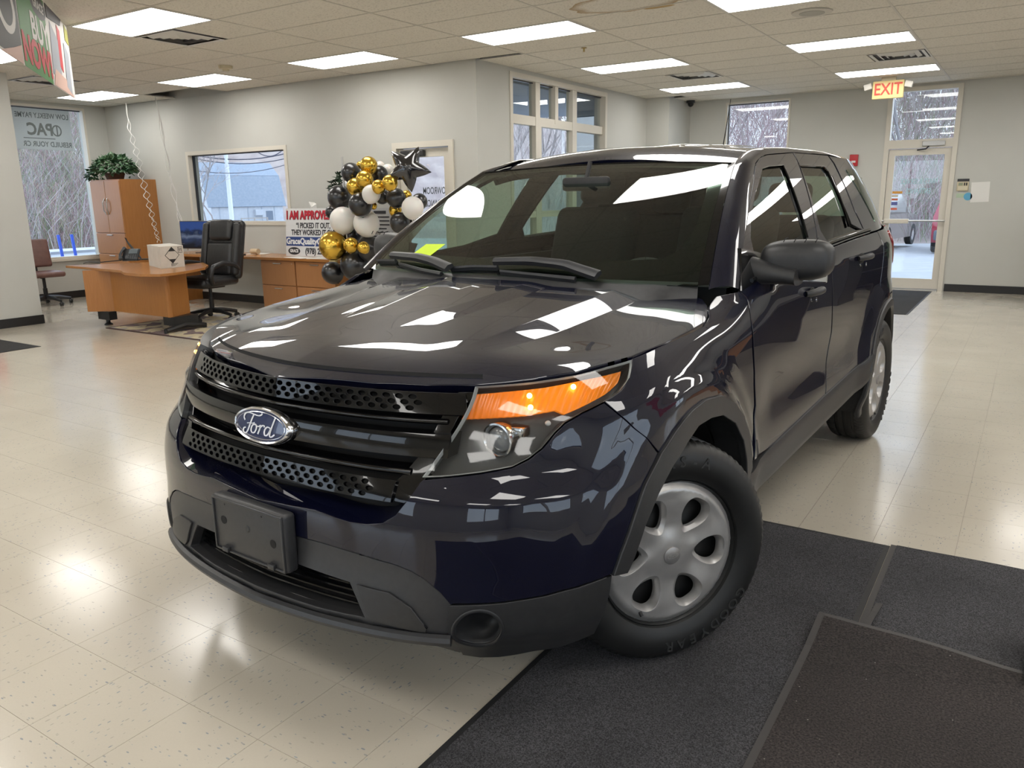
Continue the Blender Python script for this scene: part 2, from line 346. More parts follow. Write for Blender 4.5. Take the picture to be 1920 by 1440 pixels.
# ---- windows
def bars(b, rects):
    for q in rects: b.box(*q)
    return b
def window(n, axis, c, a0, a1, z0, z1, fw=.05, depth=.10, mull=(), inner=None, glass_at=.08, sgn=1):
    """axis 'x': wall normal along x at x=c (opening a0..a1 along y); axis 'y' likewise. sgn: direction to the outside"""
    W_ = props(empty('window_%d' % n), kind='structure')
    def B(p0, p1, q0, q1, d0, d1):
        d0, d1 = sorted((c+sgn*d0, c+sgn*d1)); return (d0, d1, p0, p1, q0, q1) if axis == 'x' else (p0, p1, d0, d1, q0, q1)
    for q in ((a0, a1, z0, z0+fw), (a0, a1, z1-fw, z1), (a0, a0+fw, z0+fw, z1-fw), (a1-fw, a1, z0+fw, z1-fw)): MB().box(*B(*q, -.012, depth)).build('window_frame', trimw, W_)
    for q in ((a0+fw, a0+fw+.014, z0+fw, z1-fw), (a0+fw, a1-fw, z1-fw-.014, z1-fw)): MB().box(*B(*q, glass_at-.02, glass_at+.02)).build('glazing_bead', inner or darkmetal, W_)
    for q in mull: MB().box(*B(*q, .02 if q[3]-q[2] > q[1]-q[0] else .026, depth if q[3]-q[2] > q[1]-q[0] else depth-.004)).build('mullion', trimw, W_)
    MB().box(*B(a0+fw, a1-fw, z0+fw, z1-fw, glass_at, glass_at+.004)).build('pane', winglass, W_)
    return W_, B
window(1, 'x', XL, wy0, wy1, wz0, wz1, .035, sgn=-1); MB().box(XL-.02, XL+.05, wy0-.05, wy1+.03, wz0-.03, wz0+.008).build('window_sill', trimw, bpy.data.objects['window_1'])
window(2, 'y', YA, ax0, ax1, az0, az1, .055)
gl = [(3.10, 3.21, gz0, gz1)]
zt = 2.40
W3, B3 = window(3, 'x', XG, gy0, gy1, gz0, gz1, .06, .12, [(gy0, gy1, zt-.055, zt+.055), (3.08, 3.22, gz0, zt), (3.08, 3.19, zt, gz1), (3.58, 3.66, zt, gz1), (4.06, 4.18, gz0, gz1), (gy0, gy1, 1.2, 1.28)], sgn=-1)
window(4, 'y', YF, fx0, fx1, fz0, fz1, .03)
for i, (a, b_) in enumerate(rw): window(5+i, 'x', XR_, a, b_, .8, 2.5, .06, mull=[((a+b_)/2-.03, (a+b_)/2+.03, .8, 2.5)])
for i, (a, b_) in enumerate(bw): window(8+i, 'y', YB_, a, b_, .7, 2.6, .06, mull=[((a+b_)/2-.03, (a+b_)/2+.03, .7, 2.6)], sgn=-1)
# white blind return beside window 4 and the far door
# ---- showroom entrance door in the window wall
alu = mat('brushed_aluminium', (.45, .45, .44), .35, .6); frost = mat('vinyl_letters_grey', (.10, .12, .13), .6); frostb = mat('vinyl_letters_blue', (.35, .55, .60), .6)
D1 = props(empty('door_1'), kind='structure')
for q in ((dx0, dx0+.07, 0, dz1), (dx1-.07, dx1, 0, dz1), (dx0+.07, dx1-.07, dz1-.07, dz1)): MB().box(q[0], q[1], YA-.02, YA+.12, q[2], q[3]).build('door_frame', trimw, D1)
lx0, lx1 = dx0+.075, dx1-.075
for q in ((lx0, lx0+.10, 0.01, 2.05), (lx1-.10, lx1, .01, 2.05), (lx0+.10, lx1-.10, 1.95, 2.05), (lx0+.10, lx1-.10, .01, .22)): MB().box(q[0], q[1], YA+.03, YA+.075, q[2], q[3]).build('door_stile', trimw, D1)
MB().box(lx0+.10, lx1-.10, YA+.05, YA+.055, .22, 1.95).build('pane', winglass, D1)
MB().rbox(lx0+.06, lx0+.42, YA-.03, YA+.03, 1.96, 2.03, .01).build('door_closer', darkmetal, D1)
text('door_lettering', 'SHOWROOM', .115, frost, D1, (-1.25, YA+.046, 1.55), (math.radians(90), 0, 0), .0005, sx=-.62, bold=.001); text('door_lettering', 'ENTRANCE', .115, frost, D1, (-1.25, YA+.046, 1.40), (math.radians(90), 0, 0), .0005, sx=-.62, bold=.001)
# ---- far glass door with transom
D2 = props(empty('door_2'), kind='structure')
for q in ((ex0, ex0+.065, 0, 2.94), (ex1-.065, ex1, 0, 2.94), (ex0+.065, ex1-.065, 2.88, 2.94), (ex0+.065, ex1-.065, 2.08, 2.20)): MB().box(q[0], q[1], YF-.02, YF+.12, q[2], q[3]).build('door_frame', trimw, D2)
l0, l1 = ex0+.07, ex1-.07
for q in ((l0, l0+.085, .02, 2.07), (l1-.085, l1, .02, 2.07), (l0+.085, l1-.085, 1.98, 2.07), (l0+.085, l1-.085, .02, .17)): MB().box(q[0], q[1], YF+.02, YF+.07, q[2], q[3]).build('door_stile', trimw, D2)
MB().box(l0+.085, l1-.085, YF+.04, YF+.045, .17, 1.98).build('pane', winglass, D2); MB().box(ex0+.065, ex1-.065, YF+.04, YF+.045, 2.20, 2.88).build('pane', winglass, D2)
MB().rbox(3.36, 3.66, YF-.05, YF+.0, 2.10, 2.17, .008).build('door_closer', alu, D2); b = MB(); b.tube([(3.45, YF-.03, 2.10), (3.42, YF-.06, 2.06), (3.30, YF-.0, 2.05)], .010, 6); b.build('closer_arm', darkmetal, D2)
b = MB(); b.tube([(l0-.01, YF-.03, 1.03), (l1+.01, YF-.03, 1.03)], .014, 8); b.build('push_bar', alu, D2); MB().rbox(l0+.02, l0+.36, YF-.05, YF+.0, .99, 1.06, .01).build('push_pad', trimw, D2)
text('door_lettering', 'PARTS & SERVICE', .105, frostb, D2, (3.36, YF+.036, 1.60), (math.radians(90), 0, 0), .0005, sx=-.62, bold=.0015); text('door_lettering', 'ENTRANCE', .105, frostb, D2, (3.36, YF+.036, 1.46), (math.radians(90), 0, 0), .0005, sx=-.62, bold=.0015)
for i, (z, h, c) in enumerate(((1.43, .035, (.62, .30, .05)), (1.38, .03, (.55, .5, .4)), (1.33, .03, (.5, .12, .05)), (1.26, .05, (.10, .12, .35)), (1.19, .03, (.65, .12, .06)))): MB().box(l0+.09, l0+.09+(.14 if i == 0 else .085), YF+.036, YF+.039, z, z+h).build('door_sticker', mat('sticker%d' % i, c, .5), D2)
MB().box(l0-.0, l1, YF-.02, YF+.12, 0, .015).build('threshold', alu, D2)
# ================================================================== outside the windows
def gz(x, y):
    d = math.hypot(max(XL-x, 0), max(y-YF, 0) if x > -.6 else max(y-YA, 0)); d = max(d, max(0, YB_-y), max(0, x-XR_)); return -.10-.013*min(d, 90)
asph = noisy('asphalt_lot', (.34, .345, .36), (.40, .40, .41), 2, .8); lawn = noisy('winter_lawn', (.20, .24, .12), (.32, .30, .20), .8, .9)
hillm = noisy('brush_hillside', (.26, .21, .20), (.40, .34, .31), .35, 1.)
NX = 40; gxs = np.linspace(-110, 60, NX); gys = np.linspace(-60, 120, NX); V = [(x, y, gz(x, y)-(.10 if XL-1 < x < XR_+1 and YB_-1 < y < YF+1 else 0)) for x in gxs for y in gys]
props(mesh('ground', V, [(i*NX+j, (i+1)*NX+j, (i+1)*NX+j+1, i*NX+j+1) for i in range(NX-1) for j in range(NX-1)], asph), kind='structure')
def hill(name, base, d, length, depth, height, m):
    """wooded bank: base point, direction along it, rising away on its far side"""
    d = np.array(d)/np.linalg.norm(d); o = np.array([-d[1], d[0]]); V = []; nu, nv = 60, 14
    for i in range(nu):
        for j in range(nv):
            t = j/(nv-1); p = np.array(base)+d*length*(i/(nu-1)-.5)+o*depth*t; z = gz(*p)+height*(t**.8)*math.sin(math.pi*min(1, 3*min(i, nu-1-i)/(nu-1))/2)+.5*math.sin(i*.9+j)*t+.35*math.sin(i*2.3+1.7*j)*t; V.append((p[0], p[1], z-.05))
    return props(mesh(name, V, [(i*nv+j, (i+1)*nv+j, (i+1)*nv+j+1, i*nv+j+1) for i in range(nu-1) for j in range(nv-1)], m, smooth=True), kind='structure')
hill('hillside_left', (-24, 3.5), (.2, .98), 24, 30, 16, hillm)
hill('hillside_far', (6, 27), (1, .05), 80, 30, 5.5, hillm)
hill('hillside_barn', (-78, 92), (.64, .77), 120, 40, 26, hillm)
barks = [noisy('bark%d' % i, a, b, 4, .9) for i, (a, b) in enumerate((((.24, .21, .20), (.34, .31, .30)), ((.30, .25, .24), (.42, .36, .34)), ((.20, .19, .19), (.28, .27, .28))))]
def tree_mesh(seed, H=9., m=None, spread=.55, levels=5, lean=0.):
    r = random.Random(seed); V = []; Fs = []
    def limb(p, d, L, rad, lev):
        n = 3 if lev else 4; pts = [p]; dd = d.copy()
        for _ in range(n):
            dd = dd+np.array([r.gauss(0, .14), r.gauss(0, .14), r.gauss(.03, .08)]); dd /= np.linalg.norm(dd); pts.append(pts[-1]+dd*L/n)
        u = np.cross(dd, (0, 0, 1.) if abs(dd[2]) < .9 else (1., 0, 0)); u /= np.linalg.norm(u); q = np.cross(dd, u); k0 = len(V)
        for i, pt in enumerate(pts):
            rr = rad*(1-.55*i/n)
            for a in (0, 2.094, 4.189): V.append(pt+rr*(math.cos(a)*u+math.sin(a)*q))
        for i in range(n):
            for a in range(3): Fs.append((k0+3*i+a, k0+3*i+(a+1) % 3, k0+3*i+3+(a+1) % 3, k0+3*i+3+a))
        if lev >= levels: return
        for _ in range(r.choice((3, 3, 4)) if lev else 7):
            t = r.uniform(.35, 1.) if lev else r.uniform(.30, 1.); i = min(n-1, int(t*n)); pt = pts[i]+(pts[i+1]-pts[i])*(t*n-i)
            a = r.uniform(0, 2*math.pi); o = np.array([math.cos(a), math.sin(a), r.uniform(.1, .6)]); nd = dd*(1-spread)+o*spread; nd /= np.linalg.norm(nd)
            limb(pt, nd, L*r.uniform(.45, .68), rad*.48, lev+1)
    limb(np.zeros(3), np.array([lean, 0, 1.]), H*.62, H*.009, 0)
    me = bpy.data.meshes.new('bare_tree'); me.from_pydata([tuple(v) for v in V], [], Fs); me.materials.append(m); return me
TM = [tree_mesh(11, 10, barks[0], levels=5), tree_mesh(5, 9, barks[1], .6, 5), tree_mesh(23, 11, barks[2], .5, 5)]
def far_pt(px, d):
    r = ray(px, 372); r = r[:2]/np.linalg.norm(r[:2]); return CAM[:2]+r*d
def plant_tree(px, d, k, s, label, group, up=0.):
    x, y = far_pt(px, d); o = link('bare_tree', TM[k % 3]); o.location = (x, y, gz(x, y)+up-.1); o.scale = (s, s, s); o.rotation_euler = (0, 0, random.uniform(0, 6)); props(o, label, 'tree', group)
for i, px in enumerate((30, 55, 78, 100, 122, 145, 168, 185)): plant_tree(px, 34+4*(i % 3), i, .8+.2*(i % 2), 'bare leafless tree on the bank outside the left window', 'trees outside the left window', 1.)
for i, px in enumerate((356, 372, 385, 400)): plant_tree(px, 70+5*(i % 2), i+1, 1.0, 'bare tree left of the barn outside the office window', 'trees beside the barn', 0)
for i, px in enumerate((960, 985, 1003, 1030, 1050, 1066, 1090, 1110, 1128)): plant_tree(px, 38+5*(i % 3), i, 1.1, 'tall bare tree seen through the multi-pane glazing', 'trees beyond the glazing', 1.5)
for i, px in enumerate((1362, 1378, 1395, 1412, 1430, 1448, 1465, 1480)): plant_tree(px, 44+6*(i % 3), i+1, 1.15, 'bare tree seen through the narrow far window', 'trees beyond the far window', 1.5)
for i, px in enumerate((1668, 1685, 1700, 1716, 1732, 1748, 1764, 1780, 1795)): plant_tree(px, 38+5*(i % 3), i+2, 1.1, 'bare tree seen through the far glass door', 'trees beyond the far door', 1.2)
def thicket(name, label, px0, px1, d0, d1, n, cols, hmax, seed):
    r = random.Random(seed); b = [MB() for _ in cols]
    for i in range(n):
        d = r.uniform(d0, d1); x, y = far_pt(r.uniform(px0, px1), d); z = gz(x, y)+(d-d0)*.42; h = r.uniform(.5, 1.)*hmax; a = r.uniform(0, 6.3); s = r.uniform(.1, .7)
        p = np.array([x, y, z]); q = p+np.array([math.cos(a)*s*h*.5, math.sin(a)*s*h*.5, h*.55]); e = q+np.array([math.cos(a+1)*s*h*.6, math.sin(a+1)*s*h*.6, h*r.uniform(.1, .45)]); k = r.randrange(len(cols)); w_ = r.uniform(.004, .012)
        b[k].tube([p, q, e], [w_, w_*.7, w_*.3], 3, False)
    root = empty(name); props(root, label, 'brush', kind='stuff')
    for i, c in enumerate(cols): props(b[i].build('twigs', mat('twig_%s_%d' % (name, i), c, .95), root), kind='stuff')
thicket('thicket', 'grey pink leafless brush covering the bank outside the left window', 10, 200, 24, 46, 8000, [(.34, .29, .29), (.50, .46, .45), (.36, .22, .24), (.20, .25, .14), (.42, .36, .28)], 2.2, 3)
thicket('thicket', 'tan and green leafless brush behind the parked cars outside the far door', 1640, 1810, 33, 50, 4200, [(.40, .36, .30), (.48, .44, .38), (.26, .30, .16), (.34, .31, .28)], 2.4, 4)
thicket('thicket', 'grey leafless brush far beyond the multi-pane glazing', 940, 1150, 28, 44, 1200, [(.40, .38, .38), (.48, .46, .46)], 3., 5)
thicket('thicket', 'tall grey saplings beyond the narrow far window', 1345, 1500, 40, 60, 1800, [(.34, .32, .33), (.44, .42, .43), (.28, .26, .27)], 7., 6)
# guard rail, blue marker posts
galv = mat('galvanised_rail', (.62, .64, .66), .4, .3)
GR = empty('guard_rail', (-12, 1.5, 0), 0, 'pale steel guard rail along the road outside the left window', 'guard rail')
prof = [(0, .0), (.04, .05), (.0, .11), (.04, .15), (.0, .21), (.04, .26), (0, .31)]; b = MB(); b.add([(x, y, z+.26) for y in (-9, 12) for x, z in prof], [(i, i+1, 7+i+1, 7+i) for i in range(6)]); b.build('rail_beam', galv, GR)
for y in (-6, -3, 0, 3, 6, 9): MB().box(-.10, .0, y-.06, y+.06, -.6, .5).build('rail_post', galv, GR)
for px, l in ((119, 'left of the two blue marker posts by the guard rail'), (144, 'right of the two blue marker posts by the guard rail')):
    p = on(px, 465, 0, -11.6); b = MB().box(-.015, .015, -.025, .025, 0, 1.04); o = b.build('marker_post', mat('blue_marker', (.04, .12, .65), .5)); o.location = (p[0], p[1], gz(p[0], p[1])-.02); o.rotation_euler = (math.radians(4), 0, 0); props(o, l, 'post')
# barn, pole, wires
barnw = noisy('barn_boards', (.46, .49, .54), (.54, .57, .61), 3, .8); barnr = noisy('barn_shingles', (.22, .27, .33), (.28, .32, .38), 6, .85)
bp = far_pt(452, 84); rd_ = math.atan2(bp[1]-CAM[1], bp[0]-CAM[0])
BN = empty('barn', (bp[0], bp[1], gz(*bp)), rd_-math.pi/2+.35, 'pale blue grey gambrel barn outside the office window', 'building')
sec = [(0, 0), (0, 2.3), (1.2, 5.0), (3.3, 6.3), (5.4, 5.0), (6.6, 2.3), (6.6, 0)]
b = MB(); b.prism([(p[0], p[1]) for p in sec], -3.0, 4.2, 'x'); b.build('barn_wall', barnw, BN)
for i, (a, c) in enumerate(((1, 2), (2, 3), (3, 4), (4, 5))):
    p, q = np.array(sec[a]), np.array(sec[c]); b = MB(); d = q-p; n_ = np.array([-d[1], d[0]])/np.linalg.norm(d)*.08; e = -d/np.linalg.norm(d)*(.3 if a == 1 else 0)
    b.add([(x, *(p+e)) for x in (-3.3, 4.5)]+[(x, *q) for x in (-3.3, 4.5)]+[(x, *(p+e+n_)) for x in (-3.3, 4.5)]+[(x, *(q+n_)) for x in (-3.3, 4.5)], [(0, 1, 3, 2), (4, 5, 7, 6), (0, 1, 5, 4), (2, 3, 7, 6), (0, 2, 6, 4), (1, 3, 7, 5)]); b.build('barn_roof', barnr, BN)
for x in (-2.2, -.9, .6, 2.0, 3.3): MB().box(x-.05, x+.05, -.05, .0, 0, 2.2).build('wall_batten', mat('barn_trim', (.40, .44, .50), .8), BN)
MB().box(1.2, 2.0, -.45, 0, 1.2, 1.75).build('cooler_box', barnw, BN); MB().box(2.4, 3.1, -.03, .0, .7, 1.6).build('barn_window', mat('barn_pane', (.16, .20, .26), .2), BN)
b = MB()
for x in (-.6, .7, 2.0): b.box(x-.05, x+.05, -1.3, -1.2, 0, 1.0)
for z in (.45, .9): b.box(-.6, 2.0, -1.28, -1.22, z, z+.09)
o = b.build('rail_fence', mat('fence_wood', (.40, .36, .33), .8)); props(o, 'weathered rail fence in front of the barn', 'fence'); o.matrix_world = BN.matrix_basis.copy()
pp = far_pt(431, 78); o = MB().lathe([(.22, -.2), (.17, 9.5), (.001, 9.5)], 10).build('utility_pole', mat('pole_pale', (.70, .74, .80), .7), None, True); o.location = (pp[0], pp[1], gz(*pp)); props(o, 'pale utility pole in front of the barn', 'pole')
wire = mat('power_cable', (.05, .05, .08), .6)
def cable(pxa, pxb, d, label, r=.03):
    A = np.array([*far_pt(pxa[0], d), 0]); Bq = np.array([*far_pt(pxb[0], d), 0])
    A[2] = CAM[2]+ (lambda q: on(*pxa, 0, A[0])[2]-CAM[2])(0); Bq[2] = on(*pxb, 0, Bq[0])[2]
    P = [A*(1-t)+Bq*t-np.array([0, 0, 1])*.5*4*t*(1-t) for t in np.linspace(-.3, 1.3, 14)]; b = MB(); b.tube(P, r, 4); props(b.build('power_cable', wire), label, 'cable', 'overhead power cables')
cable((352, 286), (530, 291), 78, 'upper thick overhead cable outside the office window', .05); cable((352, 292), (530, 300), 78, 'lower overhead cable outside the office window', .04); cable((352, 316), (530, 312), 77, 'pale thin overhead cable above the barn roof', .03); cable((480, 276), (530, 287), 76, 'short steep overhead cable at the top of the office window', .04)
cable((30, 288), (160, 286), 30, 'upper dark cable crossing the left window', .018); cable((40, 308), (165, 306), 30, 'middle dark cable crossing the left window', .018); cable((45, 331), (170, 326), 30, 'lower pale cable crossing the left window', .016)
# big post just outside the office window at right
MB().box(-3.98, -3.74, 2.05, 2.30, -.2, 3.0).build('canopy_post', mat('post_blue_grey', (.42, .50, .62), .6)); props(bpy.data.objects['canopy_post'], 'blue grey canopy post outside the right edge of the office window', 'post')
# canopy outside the glazed wall
cw = mat('canopy_paint', (.30, .36, .44), .7)
CN = empty('canopy', (-4.2, 4.4, 0), 0, 'blue grey porch roof with beam outside the multi-pane glazing', 'canopy')
MB().box(-1.2, 3.0, -1.6, 3.4, 2.95, 3.1).build('canopy_roof', cw, CN); MB().box(-1.3, -1.0, -1.6, 3.4, 2.45, 2.95).build('canopy_beam', cw, CN); MB().box(2.6, 3.1, 1.4, 1.8, -.2, 2.95).build('canopy_pier', cw, CN)
for y in (3.2,): MB().box(-1.25, -1.05, y-.1, y+.1, -.2, 2.45).build('canopy_column', cw, CN)
# ---- parked vehicles outside
def vehicle(name, loc, rz, m, label, L=4.6, Wd=.9, Hh=1.7, tail=True):
    C_ = empty(name, loc, rz, label, 'car'); prof = [(-L/2, .45), (-L/2-.03, .75), (-L/2+.05, 1.02), (-L/2+.45, Hh-.10), (-L/2+.9, Hh), (.35, Hh-.02), (1.05, 1.08), (L/2-.35, .95), (L/2, .80), (L/2+.02, .45), (L/2-.2, .28), (-L/2+.15, .30)]
    V = []; n = len(prof); ys = np.linspace(-1, 1, 9)
    for y in ys:
        for x, z in prof:
            k = 1-.22*max(0, (z-1.0)/(Hh-1.0)); e = 1-.10*abs(y)**4; V.append((x*e, y*Wd*k, z if abs(y) < .99 else z))
    b = MB(); b.add(V, [(i*n+j, i*n+(j+1) % n, (i+1)*n+(j+1) % n, (i+1)*n+j) for i in range(8) for j in range(n)]+[tuple(range(n)), tuple(8*n+j for j in range(n))]); b.build('car_body', m, C_, True, 35)
    gm = mat('far_car_glass', (.03, .035, .04), .08)
    for s in (-1, 1):
        b = MB(); q = [(-L/2+.55, 1.06), (-L/2+.75, Hh-.16), (.30, Hh-.14), (.85, 1.06)]; b.add([(x*.9, s*(Wd*(1-.22*max(0, (z-1)/(Hh-1)))+.012), z) for x, z in q], [(0, 1, 2, 3)]); b.build('side_window', gm, C_)
        b = MB(); b.rbox(-L/2-.05, -L/2+.10, s*Wd*.72-.09, s*Wd*.72+.09, .82, 1.08, .03); b.build('tail_lamp', mat('far_tail_red', (.45, .01, .02), .2), C_, True)
        for x in (-L/2+.85, L/2-.85):
            Wl = MB(); Wl.lathe([(.20, .10), (.30, .11), (.34, .08), (.345, -.1), (.2, -.1)], 24, 'y', (x, s*(Wd-.10), .34)); Wl.build('tyre', rubber_far, C_, True); b = MB(); b.lathe([(.21, .09), (.05, .11), (.001, .11)], 16, 'y', (x, 0, .34)); b.v = [(p[0], s*(Wd-.10+p[1]), p[2]) for p in b.v]; b.build('wheel_disc', mat('far_alloy', (.5, .5, .5), .35, .6), C_, True)
    b = MB(); b.add([(-L/2+.06, -.66, 1.10), (-L/2+.06, .66, 1.10), (-L/2+.36, .58, Hh-.18), (-L/2+.36, -.58, Hh-.18)], [(0, 1, 2, 3)]); b.build('rear_window', gm, C_)
    b = MB(); b.rbox(-L/2-.10, -L/2+.2, -Wd*.92, Wd*.92, .38, .66, .05); b.build('bumper', mat('far_bumper', (.10, .11, .13), .5), C_, True)
    return C_
rubber_far = mat('far_tyre', (.015, .015, .016), .7)
p = onz(1755, 472, -.2); q = onz(1680, 466, -.2)
vehicle('parked_car', (p[0]+.65, p[1]+2.2, gz(p[0], p[1])), math.radians(92), mat('far_red_paint', (.30, .012, .03), .25, coat=1.), 'red SUV parked outside at the right of the far glass door')
vehicle('parked_car', (q[0]-1.1, q[1]+2.2, gz(q[0], q[1])), math.radians(84), mat('far_dark_paint', (.03, .032, .036), .25, coat=1.), 'dark SUV parked outside at the left of the far glass door', 4.8, .95, 1.8)
vehicle('parked_car', (-10.3, -.62, gz(-10.3, .1)), math.radians(80), mat('far_white_paint', (.62, .68, .74), .25, coat=1.), 'white car outside, mostly hidden behind the left column', 4.2, .85, 1.35)
# ================================================================== the SUV
TH = math.radians(-92.64); CU = np.array([math.cos(TH), math.sin(TH), 0]); CV = np.array([-math.sin(TH), math.cos(TH), 0]); CO = np.array([3.107, -3.7297, 0])
car = empty('suv', CO, TH, 'dark navy police style SUV parked on the black mats in the showroom', 'car')
def c2w(P): P = np.asarray(P, float); return CO+P[..., :1]*CU+P[..., 1:2]*CV+P[..., 2:]*np.array([0, 0, 1.])
def w2c(W): d = np.asarray(W, float)-CO; return np.stack([d@CU, d@CV, d[..., 2]], -1)
def cpix(P): return proj(c2w(P))
def cplane(px, py, axis, val):
    """pixel -> car coordinates on the plane x/y/z = val of the car frame"""
    c = w2c(CAM); d = ray(px, py); d = np.array([d@CU, d@CV, d[2]]); return c+d*(val-c[axis])/d[axis]
paint = mat('navy_paint', (.0024, .0030, .0125), .36, coat=1., coat_r=.012, spec=.07); paint.node_tree.nodes['Principled BSDF'].inputs['Coat IOR'].default_value = 1.55
blackgloss = mat('gloss_black', (.0025, .0025, .003), .12, coat=.6, coat_r=.015, spec=.15)
plastic = noisy('black_plastic', (.020, .020, .021), (.026, .026, .027), 60, .42, .05, 900)
plastic2 = noisy('grey_black_plastic', (.028, .028, .030), (.034, .034, .036), 60, .40, .05, 900)
rubber = noisy('tyre_rubber', (.007, .007, .007), (.011, .011, .0105), 20, .5)
dark = mat('cavity_black', (.004, .004, .004), .8)
chrome = mat('chrome', (.75, .75, .77), .08, 1.)
silver = noisy('hubcap_silver', (.42, .41, .40), (.46, .45, .44), 30, .38, metal=.65)
carglass = glass_mat('car_glass', (.50, .60, .53), .0, 1.)
wsglass = glass_mat('windscreen_glass', (.62, .74, .66), .0, 1.)
lensg = glass_mat('lamp_lens', (.80, .81, .80), .04, .9)
_PIC = {}
def PI_(x, xs, ys):
    """monotone cubic through the nodes"""
    key = (tuple(xs), tuple(ys))
    if key not in _PIC:
        xs = np.asarray(xs, float); ys = np.asarray(ys, float); h = np.diff(xs); d = np.diff(ys)/h; m = np.zeros_like(xs); m[0] = d[0]; m[-1] = d[-1]
        for i in range(1, len(xs)-1):
            if d[i-1]*d[i] > 0:
                w1 = 2*h[i]+h[i-1]; w2 = h[i]+2*h[i-1]; m[i] = (w1+w2)/(w1/d[i-1]+w2/d[i])
        _PIC[key] = xs, ys, h, m
    xs, ys, h, m = _PIC[key]
    x = np.minimum(np.maximum(x, xs[0]), xs[-1]); k = np.minimum(np.maximum(xs.searchsorted(x, side='right')-1, 0), len(xs)-2); hk = h[k]
    t = (x-xs[k])/hk; u = 1-t
    return (1+2*t)*u*u*ys[k]+t*u*u*hk*m[k]+t*t*(3-2*t)*ys[k+1]-t*t*u*hk*m[k+1]
def sst(a, b, x):
    t = np.clip((x-a)/(b-a), 0, 1); return t*t*(3-2*t)
WB = 2.82; RW = .363; ARC_X = .03
def zcr(x): return PI_(x, [-3.9, -3.0, -2.2, -1.0, -.5, -.23, .05, .25, .8], [1.17, 1.165, 1.15, 1.115, 1.085, 1.056, 1.028, 1.008, .97])
def zbelt(x): return PI_(x, [-3.9, -2.6, -1.47, -.5, .0], [1.27, 1.245, 1.205, 1.14, 1.10])
def ybelt(x): return PI_(x, [-2.9, -.65, -.5, -.4, -.25], [.90, .905, .895, .86, .79])
def Wside(x, z):
    zc = zcr(x); zb = zbelt(x); yb = ybelt(x)
    base = PI_(z, [.2, .30, .36, .45, .55, .68, .82, .95, 1.3], [.88, .93, .955, .968, .970, .962, .956, .956, .956])
    k = sst(-.80, -.25, x); top = .945+(.893-.945)*k
    u = np.clip((z-(zc-.17))/.17, 0, 1); w = base+(top-base)*u**(1.8+1.0*k)
    v = np.clip((z-zc)/np.maximum(zb-zc, .03), 0, 3)
    w = np.where(z > zc, top-(top-yb)*np.minimum(v, 1.0)-(v > 1)*(v-1)*.03, w)
    for cx in (ARC_X, -WB):
        r = np.hypot(x-cx, z-.36)
        w = w+((.014*sst(.68, .58, r)+.016*sst(.585, .52, r)) if cx > -1 else .020*sst(.74, .50, r))*sst(1.0, .88, z)
    # hollow along the lower doors
    w = w-.012*sst(-.55, -.8, x)*sst(-2.25, -1.9, x)*np.exp(-((z-.70)/.10)**2)
    return w-.30*(np.clip(-2.75-x, 0, 1.3)/1.2)**1.7
X3 = .12
def xfront(z): return PI_(z, [.2, .26, .30, .34, .40, .50, .60, .66, .75, .83, .92, .985, 1.06], [.77, .815, .86, .90, .89, .872, .868, .858, .835, .81, .782, .765, .74])
def x2f(z): return PI_(z, [.2, .26, .34, .45, .60, .685, .765, .90, 1.0, 1.1], [.69, .735, .775, .795, .795, .775, .66, .56, .50, .48])
def body(UV):
    q = np.abs(UV[..., 0]); z = UV[..., 1]; sg = np.where(UV[..., 0] < 0, -1., 1.)
    t = np.clip(q, 0, 1); xf = xfront(z); b1 = 3*t*(1-t)**2; b2 = 3*t*t*(1-t); b3 = t**3
    x = (1-t)**3*xf+b1*(xf-.02)+b2*x2f(z)+b3*X3; yb = b1*.55+b2+b3
    x = np.where(q > 1, X3-(q-1)*1.8, x)
    XR = -3.35; th = np.minimum(np.clip(XR-x, 0, None)/.62, math.pi/2)
    rx = np.where(x < XR, XR-.60*np.sin(th), x); ry = np.where(x < XR, np.maximum(np.cos(th), 1e-3)**.35, 1.)
    return np.stack([rx, sg*yb*Wside(rx, z)*ry, z+0*x], -1)
# --- hood
def hcrown(y): return PI_(y, [0, .15, .3, .45, .6, .75, .84, .92], [0, .0018, .0074, .0168, .029, .037, .0445, .056])
def hood(UV):
    x = UV[..., 0]; y0 = UV[..., 1]; y = np.abs(y0)
    A = 1.145-.143*(x+.3)-.03*sst(.45, .80, x)*0
    z = A-hcrown(y)
    fade = 1-sst(.12, .46, x)
    yc = .525-.134*(x+.36); yd = .632-.155*(x+.34)
    z = z-.020*fade*np.clip((y-yc)/(yd-yc), 0, 1)
    yb = .17-.16*(x+.1)
    z = z-.007*fade*np.clip((y-yb)/.10, 0, 1)+.009*fade
    xe = PI_(y, [0, .3, .5, .61, .74, .83, .90], [.785, .745, .69, .63, .51, .34, .10])
    e = np.clip((xe-x)/.30, 0, 1); z = z-.042*(1-e)**2.4*sst(.9, .6, y)
    ys = PI_(x, [-.30, -.23, .05, .21, .5], [.90, .90, .885, .86, .80]); zs = zcr(x)
    zh0 = 1.145-.143*(x+.3)-hcrown(ys)-.020*fade-.007*fade+.009*fade
    wgt = np.clip((y-.64)/(ys-.64), 0, 1.2)**2
    z = z+(zs+.004-zh0)*wgt*sst(.45, .2, x)
    return np.stack([x, y0, z], -1)
# --- windscreen
def wscreen(UV):
    u = UV[..., 0]; v = UV[..., 1]
    bx = -.27-.15*v*v; bz = 1.150-.006*v*v; by = .80*v
    tx = -1.195+.10*v*v; tz = 1.600-.024*v*v; ty = .632*v
    k = .03*u*(1-u)*4
    return np.stack([bx+(tx-bx)*u+k*.45, by+(ty-by)*u, bz+(tz-bz)*u+k*.8], -1)
